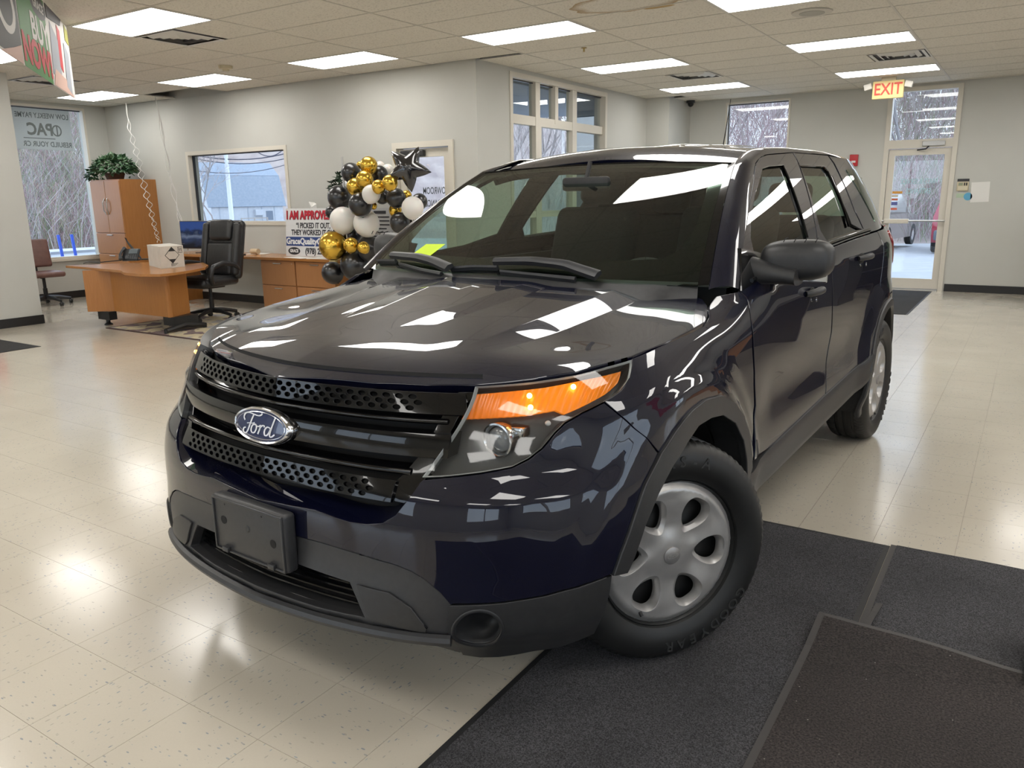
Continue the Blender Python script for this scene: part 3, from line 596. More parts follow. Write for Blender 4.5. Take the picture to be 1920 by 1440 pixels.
# --- glasshouse side: (x,z) -> y
def ghouse(UV):
    x = UV[..., 0]; z = UV[..., 1]; t = (z-1.16)/(1.63-1.16)
    y = .897-.235*(.72*t+.28*t*t)-.30*(np.clip(-2.82-x, 0, 1.3)/1.2)**1.7
    return np.stack([x, y, z], -1)
# --- roof
def roofz(x): return PI_(x, [-3.75, -3.4, -2.8, -2.0, -1.55, -1.38, -1.28, -1.195, -1.10], [1.60, 1.655, 1.69, 1.702, 1.690, 1.676, 1.650, 1.612, 1.570])
def roof(UV):
    x = UV[..., 0]; y = UV[..., 1]
    rib = .006*(np.exp(-((np.abs(y)-.20)/.05)**4)+np.exp(-((np.abs(y)-.40)/.05)**4))*sst(-1.35, -1.6, x)*sst(-3.4, -3.2, x)
    return np.stack([x, y, roofz(x)-.040*(np.abs(y)/.6)**2.2+rib], -1)
def flip(S):
    def g(UV):
        P = S(UV).copy(); P[..., 1] *= -1; return P
    return g
def nrm(S, UV, e=2e-3):
    UV = np.asarray(UV, float); du = np.array([e, 0]); dv = np.array([0, e])
    n = np.cross(S(UV+du)-S(UV-du), S(UV+dv)-S(UV-dv)); return n/(np.linalg.norm(n, axis=-1, keepdims=True)+1e-12)
def outward(S, n, UV, ref):
    P = S(UV); s = np.sign(((P-ref)*n).sum(-1).mean()); return n*(s if s else 1)
CREF = np.array([-1.2, 0, .75])
_UVC = {}
def uvpix(S, px, ur, vr, n=(260, 160), guess=None):
    """photo pixels -> surface parameters (the ray meets the surface)"""
    key = (S, ur, vr, n)
    if key not in _UVC:
        u, v = np.meshgrid(np.linspace(*ur, n[0]), np.linspace(*vr, n[1]), indexing='ij'); UV = np.stack([u, v], -1).reshape(-1, 2)
        P = S(UV); nn = nrm(S, UV); nn = nn*np.sign(((P-CREF)*nn).sum(-1, keepdims=True))
        vis = ((w2c(CAM)-P)*nn).sum(-1) > 0; _UVC[key] = UV[vis], cpix(P)[vis]
    UV, pp = _UVC[key]; q = np.asarray(px, float)
    t = np.array([UV[np.argmin(((pp-a)**2).sum(-1))] for a in q]); h = 1e-4; lo = np.array([ur[0], vr[0]]); hi = np.array([ur[1], vr[1]])
    for _ in range(14):
        r = cpix(S(t))-q; J = np.stack([(cpix(S(t+d))-q-r)/h for d in (np.array([h, 0]), np.array([0, h]))], -1)
        J = J+np.eye(2)*1e-6; A = np.einsum('nij,nik->njk', J, J)+np.eye(2)*1.; st_ = -np.linalg.solve(A, np.einsum('nij,ni->nj', J, r)[..., None])[..., 0]
        t = np.clip(t+np.clip(st_, -.03, .03), lo, hi)
    return t
def densify(P, d, closed=True):
    P = np.asarray(P, float); out = []; n = len(P)
    for i in range(n if closed else n-1):
        a, b = P[i], P[(i+1) % n]; k = max(1, int(math.ceil(np.linalg.norm(b-a)/d)))
        for j in range(k): out.append(a+(b-a)*j/k)
    if not closed: out.append(P[-1])
    return np.array(out)
def smooth_poly(P, it=2, closed=True):
    """Chaikin corner cutting of an open polyline (ends kept)"""
    P = np.asarray(P, float)
    for _ in range(it):
        Q = [P[0]] if not closed else []
        for i in range(len(P)-(0 if closed else 1)):
            a, b = P[i], P[(i+1) % len(P)]; Q += [a*.75+b*.25, a*.25+b*.75]
        if not closed: Q.append(P[-1])
        P = np.array(Q)
    return P
def inside(poly, pts):
    x, y = pts[:, 0], pts[:, 1]; c = np.zeros(len(pts), bool); n = len(poly); j = n-1
    for i in range(n):
        xi, yi = poly[i]; xj, yj = poly[j]
        c ^= ((yi > y) != (yj > y)) & (x < (xj-xi)*(y-yi)/((yj-yi)+1e-15)+xi); j = i
    return c
def trim(name, S, loops, m, parent, d=.025, sc=(1, 1), off=0., thick=.014, edge=.003, mirror=False, ref=CREF, lines=()):
    """a trimmed piece of a surface: loops[0] outline, further loops are holes; folded edge all round"""
    sc = np.asarray(sc, float); Ls = [densify(np.asarray(l)*sc, d*.8) for l in loops]
    verts = []; edges = []; n0 = 0
    for l in Ls:
        n = len(l); verts += [Vector(p) for p in l]; edges += [(n0+i, n0+(i+1) % n) for i in range(n)]; n0 += n
    nl = len(Ls); Ln = [densify(np.asarray(l)*sc, d, False) for l in lines]
    for l in Ln:
        n = len(l); verts += [Vector(p) for p in l]; edges += [(n0+i, n0+i+1) for i in range(n-1)]; n0 += n
    a = Ls[0]; lo = a.min(0); hi = a.max(0)
    gx, gy = np.meshgrid(np.arange(lo[0]+d/2, hi[0], d), np.arange(lo[1]+d/2, hi[1], d*.87)); gx = gx+(np.arange(gx.shape[0]) % 2)[:, None]*d/2
    G = np.stack([gx.ravel(), gy.ravel()], -1); ok = inside(a, G)
    for l in Ls[1:]: ok &= ~inside(l, G)
    allb = np.concatenate(Ls+Ln)
    for i in range(0, len(G), 4000):
        dd = ((G[i:i+4000, None]-allb[None])**2).sum(-1).min(1); ok[i:i+4000] &= dd > (d*.45)**2
    verts += [Vector(p) for p in G[ok]]
    r = delaunay_2d_cdt(verts, edges, [], 0, 1e-7)
    V2 = np.array([v[:] for v in r[0]]); Fs = np.array([f for f in r[2] if len(f) == 3])
    C = V2[Fs].mean(1); ok = inside(a, C)
    for l in Ls[1:]: ok &= ~inside(l, C)
    Fs = Fs[ok]; UV = V2/sc; P = S(UV); N = outward(S, nrm(S, UV), UV, ref); P = P+N*off
    fn = np.cross(P[Fs[:, 1]]-P[Fs[:, 0]], P[Fs[:, 2]]-P[Fs[:, 0]]); bad = (fn*N[Fs[:, 0]]).sum(-1) < 0; Fs[bad] = Fs[bad][:, ::-1]
    Vv = [P]; Nn = [N]; FF = [tuple(f) for f in Fs]; base = len(P)
    if thick:
        cnt = {}
        for f in Fs:
            for i in range(3):
                e = (f[i], f[(i+1) % 3]); cnt[e] = 1
        be = [e for e in cnt if (e[1], e[0]) not in cnt]; vs_ = sorted({i for e in be for i in e}); idx = {v: k for k, v in enumerate(vs_)}
        O = np.zeros((len(vs_), 3))
        for i, j in be:
            t = P[j]-P[i]; o = np.cross(t, N[i]); o /= np.linalg.norm(o)+1e-12; O[idx[i]] += o; O[idx[j]] += o
        O /= np.linalg.norm(O, axis=1, keepdims=True)+1e-12
        n_ = N[vs_]; A = P[vs_]
        B = A-n_*edge+O*edge*.6; Cc = A-n_*thick+O*edge*.6; k = len(vs_)
        Vv += [B, Cc]; Nn += [O, O]
        for i, j in be:
            a_, b_ = idx[i], idx[j]; FF.append((j, i, base+a_, base+b_)); FF.append((base+b_, base+a_, base+k+a_, base+k+b_))
    Vv = np.concatenate(Vv); Nn = np.concatenate(Nn)
    obs = [mesh(name, Vv, FF, m, parent, normals=Nn)]
    if mirror:
        s = np.array([1, -1, 1]); obs.append(mesh(name, Vv*s, [f[::-1] for f in FF], m, mirror if mirror is not True else parent, normals=Nn*s))
    return obs
def strip(name, A, B, m, parent, k=4, bulge=0., mirror=False, ref=CREF, bn=None):
    """ruled, optionally bulged strip between two 3D curves"""
    A = np.asarray(A, float); B = np.asarray(B, float); n = len(A); V = []
    for i in range(n):
        for j in range(k+1):
            t = j/k; p = A[i]*(1-t)+B[i]*t
            if bulge:
                tan = A[min(i+1, n-1)]-A[max(i-1, 0)]; o = np.cross(tan, B[i]-A[i]); o /= np.linalg.norm(o)+1e-9
                if (p-ref)@o < 0: o = -o
                p = p+o*bulge*4*t*(1-t)
            V.append(p)
    Fs = [(i*(k+1)+j, i*(k+1)+j+1, (i+1)*(k+1)+j+1, (i+1)*(k+1)+j) for i in range(n-1) for j in range(k)]
    V = np.array(V); f = Fs[len(Fs)//2]; nn = np.cross(V[f[1]]-V[f[0]], V[f[2]]-V[f[0]])
    if (V[f[0]]-ref)@nn < 0: Fs = [f[::-1] for f in Fs]
    o = [mesh(name, V, Fs, m, parent, smooth=True)]
    if mirror: o.append(mesh(name, V*np.array([1, -1, 1]), [f[::-1] for f in Fs], m, mirror if mirror is not True else parent, smooth=True))
    return o
def resample(P, n):
    P = np.asarray(P, float); s = np.r_[0, np.cumsum(np.linalg.norm(np.diff(P, axis=0), axis=1))]; t = np.linspace(0, s[-1], n)
    return np.stack([np.interp(t, s, P[:, i]) for i in range(P.shape[1])], 1)
BQ = (0., 2.1); BZ = (.22, 1.12)
def bpx(*px): return uvpix(body, px, BQ, BZ, (420, 200))
BS = (1.35, 1)
# ---------------- pixel outlines (left half as seen in the photograph)
hl_out = [(891, 725), (792, 895), (828, 894), (900, 886), (960, 875), (991, 859), (1015, 840), (1039, 811), (1058, 792), (1091, 773), (1134, 752), (1163, 732), (1180, 708), (1184, 675), (1139, 688), (1079, 704), (996, 717)]
arch_o = [(1237, 852), (1209, 906), (1189, 964), (1163, 1037), (1150, 1075)]
arch_b = [(1406, 876), (1404, 842), (1400, 810), (1390, 780), (1375, 757), (1350, 742), (1320, 750), (1295, 770), (1280, 787), (1265, 807), (1238, 849)]
arch_in = [(1397, 905), (1396, 860), (1390, 825), (1375, 792), (1352, 777), (1330, 782), (1305, 797), (1284, 828), (1256, 873), (1230, 924), (1205, 984), (1182, 1051), (1172, 1072)]
lipL = [(590, 957), (630, 972), (656, 980), (687, 984), (717, 982), (742, 967), (762, 942), (777, 922), (788, 906), (794, 901)]
val_top = [(845, 1133), (825, 1110), (795, 1085), (770, 1070), (740, 1058), (680, 1040), (600, 1016)]
Llip = bpx(*lipL); Lval = bpx(*val_top); Lhl = bpx(*hl_out)
zl = .612; zv = .535       # centre-line heights of the bumper lip and of the valance seam
# ---- front bumper (painted), full width
half = np.concatenate([[[0, zl]], Llip, bpx((828, 898), (900, 890), (960, 879), (993, 863), (1018, 843), (1042, 814), (1060, 796), (1092, 777), (1133, 757)),
    bpx((1212, 822), (1233, 851)), bpx((1207, 906), (1187, 964), (1161, 1037), (1148, 1075)), bpx((1100, 1093), (1030, 1113), (940, 1128), (850, 1131)), Lval, [[0, zv]]])
def full(h): return np.concatenate([h, (h*np.array([-1, 1]))[::-1][1:-1]])
bumper = empty('front_bumper', (0, 0, 0)); bumper.parent = car
trim('bumper_cover', body, [full(half)], paint, bumper, .022, BS)
# shelf behind the lip, back to the grille
lipc = np.concatenate([[[0, zl]], Llip]); lipf = np.concatenate([(lipc*[-1, 1])[::-1], lipc[1:]])
La = body(lipf); nb = outward(body, nrm(body, lipf), lipf, CREF); Lb = La-nb*.075+np.array([0, 0, .035]); Lb[:, 2] = np.maximum(Lb[:, 2], La[:, 2]+.01)
strip('bumper_shelf', La-nb*.002, Lb, paint, bumper, 3, 0, ref=np.array([.8, 0, .3]))
# ---- black lower valance with the air intake
bot = [(392, 1047)]
zb_c = .318
Lbot = bpx((592, 1147), (679, 1175), (737, 1192), (825, 1216), (858, 1226))
intake = bpx((654, 1092), (683, 1160), (640, 1147), (580, 1121))
iz = np.concatenate([[[0, .462]], bpx((600, 1077))[:0], intake[:1], intake[1:2], [[intake[1][0]*.6, .348], [0, .350]]])
half = np.concatenate([[[0, zv-.006]], Lval[::-1]-np.array([0, .006]), bpx((843, 1140), (838, 1160), (855, 1200), (862, 1226)), Lbot[::-1][1:], [[0, zb_c]]])
val = trim('lower_valance', body, [full(half), full(iz)], plastic2, bumper, .02, BS, off=-.004, thick=.03)[0]
# recessed pad either side of the intake
pad = bpx((670, 1097), (730, 1112), (770, 1140), (800, 1178), (797, 1185), (700, 1163), (688, 1150))
trim('valance_pad', body, [pad], plastic, bumper, .02, BS, off=.004, thick=.01, mirror=True)
# intake box, bottom ledge and slats
ci = densify(full(iz)*BS, .03)/BS; Pi = body(ci); Ni = outward(body, nrm(body, ci), ci, CREF)
strip('intake_wall', np.r_[Pi, Pi[:1]]-np.r_[Ni, Ni[:1]]*.004, np.r_[Pi, Pi[:1]]*[0, 1, 1]+np.array([.70, 0, 0]), plastic, bumper, 3, ref=np.array([.8, 0, .2]))
MB().box(.690, .70, -.45, .45, .28, .50).build('intake_back', dark, bumper)
for k in range(6):
    z = .360+.017*k; q = np.linspace(-.30, .30, 25); P = body(np.stack([q, q*0+z], -1))-np.array([.055, 0, 0]); b = MB(); b.tube(P, .0035, 5); b.build('intake_slat', blackgloss, bumper, True)
# lower lip under the valance
q = np.linspace(-.47, .47, 41); zz = PI_(np.abs(q), [0, .3, .47], [zb_c+.006, .335, .335]); P = body(np.stack([q, zz], -1)); b = MB()
b.tube(P+np.array([.004, 0, -.010]), .016, 8); b.build('valance_lip', plastic2, bumper, True)
# ---- fog lamp corner
fogc = bpx((895, 1184))[0]; fr = .062
fo = np.array([[fogc[0]+fr/1.30*math.cos(a), fogc[1]+fr*.92*math.sin(a)] for a in np.linspace(0, 2*math.pi, 36, endpoint=False)])
corner = np.concatenate([bpx((842, 1137), (940, 1133), (1030, 1118), (1100, 1098), (1147, 1080)), bpx((1143, 1110), (1132, 1150), (1114, 1188), (1060, 1210), (1000, 1221), (935, 1232), (900, 1233), (868, 1228), (848, 1200), (838, 1165))])
trim('bumper_corner', body, [corner, fo], plastic, bumper, .02, BS, thick=.012, mirror=True)
def fogpart(sg):
    P = body(fo); N = outward(body, nrm(body, fo), fo, CREF); c = P.mean(0); R1 = P+N*.006; R1 = c+(R1-c)*1.06; R2 = P-N*.01; Q = c+(P-c)*.80-np.array([.09, .02, 0]); s = np.array([1, sg, 1])
    V = np.concatenate([c+(P-c)*1.18, R1, R2, Q, [Q.mean(0)]])*s; n = len(P); Fs = []
    for r in range(3):
        for i in range(n): Fs.append((r*n+i, r*n+(i+1) % n, (r+1)*n+(i+1) % n, (r+1)*n+i))
    Fs += [(3*n+i, 3*n+(i+1) % n, 4*n) for i in range(n)]
    mesh('fog_lamp_recess', V, Fs, plastic, bumper, smooth=True)
fogpart(1); fogpart(-1)
trim('tow_hook_plug', flip(body), [np.array([[.64+.020*math.cos(a), .50+.034*math.sin(a)] for a in np.linspace(0, 2*math.pi, 24, endpoint=False)])], plastic, bumper, .02, BS, off=.003, thick=.005, edge=.001)
# ---- licence plate bracket
pb = empty('plate_bracket', (.872, 0, .522)); pb.parent = car
b = MB(); b.rbox(-.01, .034, -.165, .165, -.088, .088, .012, 3); b.build('backing_plate', plastic2, pb, True)
b = MB()
for a in (('y', -.157, .157, .080), ('y', -.157, .157, -.080)): b.rbox(.030, .039, a[1], a[2], a[3]-.004, a[3]+.004, .003)
for s in (-.156, .156): b.rbox(.030, .039, s-.004, s+.004, -.084, .084, .003)
b.build('raised_rim', plastic2, pb, True)
for s in (-.105, .105): MB().rbox(.030, .046, s-.014, s+.014, -.082, -.066, .003).build('plate_tab', plastic2, pb, True)
for y, z, r in ((-.112, .015, .013), (.112, -.006, .013), (-.10, .066, .003), (.07, .066, .003)): MB().lathe([(.0005, .0350), (r, .0350)], 20, 'x', (0, y, z)).build('screw_hole', dark, pb)
b = MB().lathe([(.0005, .036), (.007, .036), (.011, .0345)], 20, 'x', (0, .0, .012)); b.build('screw_boss', plastic, pb)

# ---------------- grille
grille = empty('grille', (0, 0, 0)); grille.parent = car
def qy(y, z):
    q = np.linspace(0, 1, 400); return float(np.interp(y, body(np.stack([q, q*0+z], -1))[:, 1], q))
def bar(name, z0, z1, y1, off, bul, m, k=6, tilt=0.):
    q1 = qy(y1, (z0+z1)/2); q = np.linspace(-q1, q1, 61); n = k+3
    tt = np.linspace(0, 1, k+1); G = np.stack(np.meshgrid(q, z0+(z1-z0)*tt, indexing='ij'), -1); P = body(G)+outward(body, nrm(body, G), G, CREF)*(off+bul*(1-(2*tt-1)**2)+tilt*(tt-.5))[None, :, None]
    G2 = np.stack(np.meshgrid(q, [z1, z0], indexing='ij'), -1); V = np.concatenate([P, body(G2)-np.array([.045, 0, 0])], 1).reshape(-1, 3)
    Fs = [(i*n+j, i*n+(j+1) % n, (i+1)*n+(j+1) % n, (i+1)*n+j) for i in range(len(q)-1) for j in range(n)]+[tuple(range(n)), tuple((len(q)-1)*n+j for j in range(n))]
    b = MB(); b.add(V, Fs); return b.build(name, m, grille, True, 35)
bar('grille_bar', .879, .893, .565, -.014, .006, blackgloss); bar('grille_bar', .753, .768, .50, -.014, .006, blackgloss)
bar('grille_bar', .797, .853, .585, -.002, .004, blackgloss, 8, .012)
for nm, z0, z1, y1, yend, zt in (('perforated_bar', .905, .951, .505, .60, .955), ('perforated_bar', .686, .735, .425, .47, .737)):
    qe = qy(yend, (z0+z1)/2); qh = qy(y1, (z0+z1)/2); out = [(-qe, z0-.002), (qe, z0-.002), (qe, zt), (-qe, zt)]
    holes = []; nh = 27 if z0 > .8 else 23; rows = 3; dz = (z1-z0)/3.2
    for r_ in range(rows):
        for i in range(nh):
            y = -y1+.012+(2*y1-.024)*(i+(.5 if r_ % 2 else 0))/nh+.012*.3; zc_ = z0+.010+dz*r_*.98
            qq = qy(abs(y), zc_)*(1 if y > 0 else -1); dq = abs(qy(abs(y)+.01, zc_)-abs(qq))/.01
            holes.append([(qq+.0122*dq*math.cos(a), zc_+.0072*math.sin(a)) for a in np.linspace(0, 2*math.pi, 10, endpoint=False)])
    trim(nm, body, [np.array(out)]+[np.array(h) for h in holes], blackgloss, grille, .02, BS, off=-.006, thick=.012, edge=.0015)
# side frame plates between the bars and the lamps
fr_o = bpx((893, 733), (868, 757), (852, 788), (815, 852), (797, 888), (772, 930), (752, 944), (735, 940), (718, 918), (735, 902), (752, 888), (770, 868), (790, 845), (815, 800), (828, 775), (850, 757), (858, 733))
trim('grille_end_frame', body, [fr_o], blackgloss, grille, .02, BS, off=-.016, thick=.03, mirror=True)
q = np.linspace(-.46, .46, 31); A = body(np.stack([q, q*0+.99], -1))-np.array([.06, 0, 0]); B = body(np.stack([q, q*0+.60], -1))-np.array([.085, 0, -.02])
strip('grille_backing', A, B, dark, grille, 2)
# ---- oval badge on the wide bar
bdg = empty('badge', (.826, 0, .824), rot=(0, math.radians(-14), 0)); bdg.parent = car
blue = mat('badge_blue', (.012, .022, .085), .2, coat=1., coat_r=.02)
def oval(a, b_, x, n=56): return [(x, a*math.cos(t), b_*math.sin(t)) for t in np.linspace(0, 2*math.pi, n, endpoint=False)]
def rings(rs, m, nm):
    V = [p for r in rs for p in oval(*r)]; n = 56; b = MB()
    b.add(V, [(r*n+i, r*n+(i+1) % n, (r+1)*n+(i+1) % n, (r+1)*n+i) for r in range(len(rs)-1) for i in range(n)]+[tuple((len(rs)-1)*n+i for i in range(n))]); return b.build(nm, m, bdg, True, 60)
rings([(.124, .054, -.02), (.1225, .0530, .003), (.1185, .0495, .0075), (.1135, .0450, .0065), (.1130, .0445, .004)], chrome, 'chrome_bezel')
rings([(.1125, .0440, .0042), (.08, .03, .0062), (.03, .012, .0066)], blue, 'blue_field')
b = MB(); V = oval(.1065, .0390, .0050)+oval(.1045, .0372, .0053); n = 56; b.add(V, [(i, (i+1) % n, n+(i+1) % n, n+i) for i in range(n)]); b.build('oval_line', chrome, bdg)
# script lettering drawn as brush strokes (y runs to the right of the reader, so -y first)
def stroke(pts, w0, w1, b):
    P = smooth_poly(np.array(pts, float), 3, False); T = np.gradient(P, axis=0); T /= np.linalg.norm(T, axis=1, keepdims=True)+1e-9
    V = []; n = len(P)
    for i in range(n):
        w_ = w0+(w1-w0)*abs(math.sin(math.atan2(T[i][1], T[i][0]))); o = np.array([-T[i][1], T[i][0]])*w_
        for s in (1, -1): p = P[i]+o*s; V.append((.0078, p[0], p[1]))
    b.add(V, [(2*i, 2*i+1, 2*i+3, 2*i+2) for i in range(n-1)])
b = MB(); k = .001
def S_(pts, w0=1.5, w1=3.2): stroke([((x+4)*1.22*k, (y-3)*1.28*k) for x, y in pts], w0*k, w1*k, b)
S_([(-60, 8), (-66, 14), (-62, 24), (-48, 27), (-30, 25), (-12, 23), (-2, 27), (0, 31)])
S_([(-30, 24), (-36, 12), (-41, -2), (-46, -16), (-54, -22), (-63, -18), (-62, -10), (-54, -8)])
S_([(-52, 2), (-42, 4), (-30, 4), (-24, 7)], 1.2, 2)
S_([(-22, 4), (-32, 0), (-35, -12), (-28, -18), (-18, -14), (-14, -2), (-20, 4), (-24, 2)])
S_([(-14, 0), (-6, 0), (0, 5), (-3, -6), (-8, -17)]); S_([(-4, -4), (4, 4), (12, 5), (13, 1)])
S_([(34, 2), (24, 4), (16, -2), (14, -12), (20, -18), (30, -12), (37, 2)]); S_([(48, 27), (42, 12), (36, -4), (34, -15), (40, -18), (52, -10)])
b.build('script_lettering', mat('script_silver', (.78, .78, .80), .3, .2), bdg)

# ---------------- headlights
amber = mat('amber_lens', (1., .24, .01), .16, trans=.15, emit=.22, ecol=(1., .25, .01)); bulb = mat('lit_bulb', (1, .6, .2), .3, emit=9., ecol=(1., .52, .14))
lampin = mat('lamp_housing', (.065, .066, .068), .30); lamprefl = mat('lamp_reflector', (.55, .55, .56), .16, 1.)
t = NT(amber); co = t.coord(); sx_ = t.add('SeparateXYZ'); t.link(co, sx_.inputs[0]); ab = t.add('Math', operation='ABSOLUTE'); t.link(sx_.outputs['Y'], ab.inputs[0]); cb_ = t.add('CombineXYZ')
for i, s_ in enumerate((sx_.outputs['X'], ab.outputs[0], sx_.outputs['Z'])): t.link(s_, cb_.inputs[i])
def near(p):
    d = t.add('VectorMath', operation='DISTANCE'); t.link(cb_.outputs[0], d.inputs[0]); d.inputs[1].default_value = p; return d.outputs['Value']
_b = body(bpx((993, 752), (1076, 724))); e1 = t.ramp(near(tuple(_b[0])), [(.0, (1,)*3), (.035, (.55,)*3), (.16, (.16,)*3), (.30, (.05,)*3)]); e2 = t.ramp(near(tuple(_b[1])), [(.0, (.8,)*3), (.03, (.3,)*3), (.12, (0,)*3)])  # bulb glow painted into the lens emission, fading with distance from each bulb
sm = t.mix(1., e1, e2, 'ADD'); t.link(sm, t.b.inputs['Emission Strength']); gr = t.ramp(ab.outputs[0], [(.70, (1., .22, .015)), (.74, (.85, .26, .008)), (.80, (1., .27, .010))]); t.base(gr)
wv_ = t.add('TexWave', i_Scale=22.); wv_.bands_direction = 'Y'; t.link(co, wv_.inputs['Vector']); t.bump(wv_.outputs['Fac'], .5, .006)
def offs(S, d):
    def g(UV):
        n = nrm(S, UV); P = S(UV); n = n*np.sign(((P-CREF)*n).sum(-1, keepdims=True)); return P-n*d
    return g
am = bpx((893, 737), (864, 784), (924, 781), (984, 777), (1043, 767), (1061, 775), (1091, 762), (1139, 736), (1163, 714), (1169, 692), (1091, 710), (1020, 724), (948, 732))
pjc = bpx((933, 824))[0]
for sg in (1, -1):
    H_ = empty('headlight', (0, 0, 0)); H_.parent = car; S = body if sg > 0 else flip(body)
    trim('lens', S, [Lhl], lensg, H_, .03, BS, thick=.0)
    trim('housing', offs(S, .05), [Lhl], lampin, H_, .04, BS, thick=0)
    ci = densify(Lhl*BS, .03)/BS; A = S(ci); B = offs(S, .05)(ci); strip('housing_wall', np.r_[A, A[:1]], np.r_[B, B[:1]], lampin, H_, 2)
    # pale rim of the lens moulding
    c0 = Lhl.mean(0); strip('lens_rim', offs(S, -.001)(np.r_[ci, ci[:1]]), offs(S, .004)(np.r_[ci, ci[:1]]*.965+c0*.035), mat('lens_edge', (.30, .31, .31), .3), H_, 1)
    trim('turn_signal', offs(S, .014), [am], amber, H_, .02, BS, thick=.012, edge=.002)
    b = MB()
    Sb = offs(S, .019)
    for k_, (u0, v0) in enumerate(bpx((1000, 745), (1020, 742), (1040, 740), (1060, 738), (1080, 735), (1100, 731), (1115, 727), (1130, 722), (1145, 716))):
        P = [Sb(np.array([[u0, v0+dz]]))[0] for dz in np.linspace(-.016, .016, 4)]; b.tube(P, .0035, 6)
    b.build('signal_fluting', mat('amber_dark', (.9, .17, .004), .2, trans=.2, emit=.22, ecol=(1., .22, .01)), H_, True)
    for p in ((993, 741), (995, 763), (1076, 724)):
        uv = bpx(p); P = offs(S, .005)(uv)[0]; MB().sphere(P, .0075, 8).build('bulb', bulb, H_, True)
    # projector: chrome ring, tube and glass ball, aimed forward
    P = offs(S, .030)(pjc[None])[0]; b = MB(); b.lathe([(.046, -.03), (.048, .0), (.0465, .007), (.042, .008), (.037, .002), (.036, -.02)], 36, 'x', P); b.build('projector_ring', lamprefl, H_, True)
    b = MB(); b.sphere(P-np.array([.012, 0, 0]), .034, 14, (.55, 1, 1)); b.build('projector_lens', mat('projector_glass', (.25, .26, .28), .03, coat=1., spec=1.), H_, True)
    u2 = bpx((972, 806))[0]; P2 = offs(S, .028)(u2[None])[0]; b = MB(); b.rbox(P2[0]-.02, P2[0]+.02, P2[1]-.028, P2[1]+.028, P2[2]-.014, P2[2]+.014, .006); b.build('reflector_block', lamprefl, H_, True)
    uv = bpx((1029, 793)); P = offs(S, .012)(uv)[0]; b = MB(); b.sphere(P, .008, 8, (1, 1, .9)); b.build('marker_reflector', mat('white_plastic', (.7, .7, .7), .3), H_, True)

# ---------------- hood
HX = (-.5, .85); HY = (-.05, .96)
def hpx(*px): return uvpix(hood, px, HX, HY, (240, 160))
hfront = [[hood(np.array([.783, 0]))[0], 0.]]
hh = np.concatenate([hfront, hpx((600, 708), (700, 717), (800, 721), (890, 721), (950, 716), (1000, 710), (1079, 697), (1139, 680), (1182, 668)), hpx((1250, 641), (1300, 615), (1321, 603), (1326, 592), (1325, 573), (1317, 562), (1306, 557)), hpx((1260, 554), (1215, 551), (1190, 543), (1166, 537), (1120, 533), (1040, 529), (980, 527), (924, 525))])
hh[-1] = [hh[-1][0], .02]; hh = np.concatenate([hh[hh[:, 1] > .021] if False else hh[:-1], [[hh[-2][0]+.004, 0.]]])
hh[0] = [.766, 0.]
hoodL = np.concatenate([hh, (hh*[1, -1])[::-1][1:-1]])
xs_ = np.linspace(-.20, .44, 24); hl = []
for fn, x0 in ((lambda x: .525-.134*(x+.36), -.34), (lambda x: .632-.155*(x+.34), -.32), (lambda x: .17-.16*(x+.1), -.22), (lambda x: .27-.16*(x+.1), -.22)):
    xs_ = np.linspace(x0, .44, 26)
    for o_ in (-.004, .004):
        for s_ in (1, -1): hl.append(np.stack([xs_, s_*(fn(xs_)+o_)], -1))
trim('hood', hood, [hoodL], paint, car, .016, (1, 1), thick=.03, edge=.004, ref=np.array([0, 0, .5]), lines=hl)
# ---------------- fenders and doors
fend = np.concatenate([bpx((1187, 673), (1250, 645), (1325, 606)), bpx((1331, 594), (1332, 573)), bpx((1345, 556), (1384, 545)), bpx((1397, 556), (1400, 562), (1408, 610), (1410, 650), (1413, 700), (1414, 760), (1410, 868)),
    bpx(*arch_b), bpx((1213, 820), (1135, 753)), bpx((1164, 734), (1182, 709))])
for sg in (1, -1): trim('front_fender', body if sg > 0 else flip(body), [fend], paint, car, .018, BS)
rk = [(1416, 864), (1455, 831), (1545, 747)]
fd_rear = [(1547, 742), (1548, 710), (1548, 682), (1551, 660), (1558, 622), (1560, 560), (1556, 520), (1551, 490)]
def xz(x, z): return np.array([1+(X3-x)/1.8, z])
def xzs(*p): return np.array([xz(*a) for a in p])
fd = np.concatenate([bpx((1387, 545), (1399, 556), (1402, 562), (1411, 610), (1414, 650), (1416, 700), (1418, 760), (1415, 862)), bpx((1455, 831), (1500, 789), (1546, 747)), bpx(*fd_rear[1:6])])
xt = body(fd[-1])[0]
fd = np.concatenate([fd, xzs((-1.565, 1.10), (-1.545, zbelt(-1.545)-.012)), xzs(*[(x, zbelt(x)-.012) for x in np.linspace(-1.4, -.56, 6)])])
rd = np.concatenate([xzs((-1.553, zbelt(-1.55)-.012), (-1.573, 1.10)), bpx((1562, 562), (1560, 622), (1553, 660), (1550, 682), (1550, 710), (1548, 744)), xzs((-1.9, .563), (-2.24, .582), *[(-WB+.56*math.cos(math.radians(a)), .36+.56*math.sin(math.radians(a))) for a in (25, 35, 45, 55, 63)], (-2.61, 1.0), (-2.66, 1.12), (-2.66, zbelt(-2.66)-.012)), xzs(*[(x, zbelt(x)-.012) for x in np.linspace(-2.4, -1.75, 4)])])
ang = lambda cx, r, a: (cx+r*math.cos(math.radians(a)), .36+r*math.sin(math.radians(a)))
RA = .50
quart = xzs((-2.67, zbelt(-2.67)-.01), (-2.67, 1.12), (-2.62, 1.0), *[ang(-WB, .567, a) for a in (63, 55, 45, 35, 25)], ang(-WB, .49, 20), *[ang(-WB, .49, a) for a in range(30, 191, 12)], (-3.30, .32), (-3.9, .32), (-4.31, .34), (-4.32, .7), (-4.32, 1.1), (-4.31, 1.25), (-4.0, 1.255), (-3.5, zbelt(-3.5)-.01))
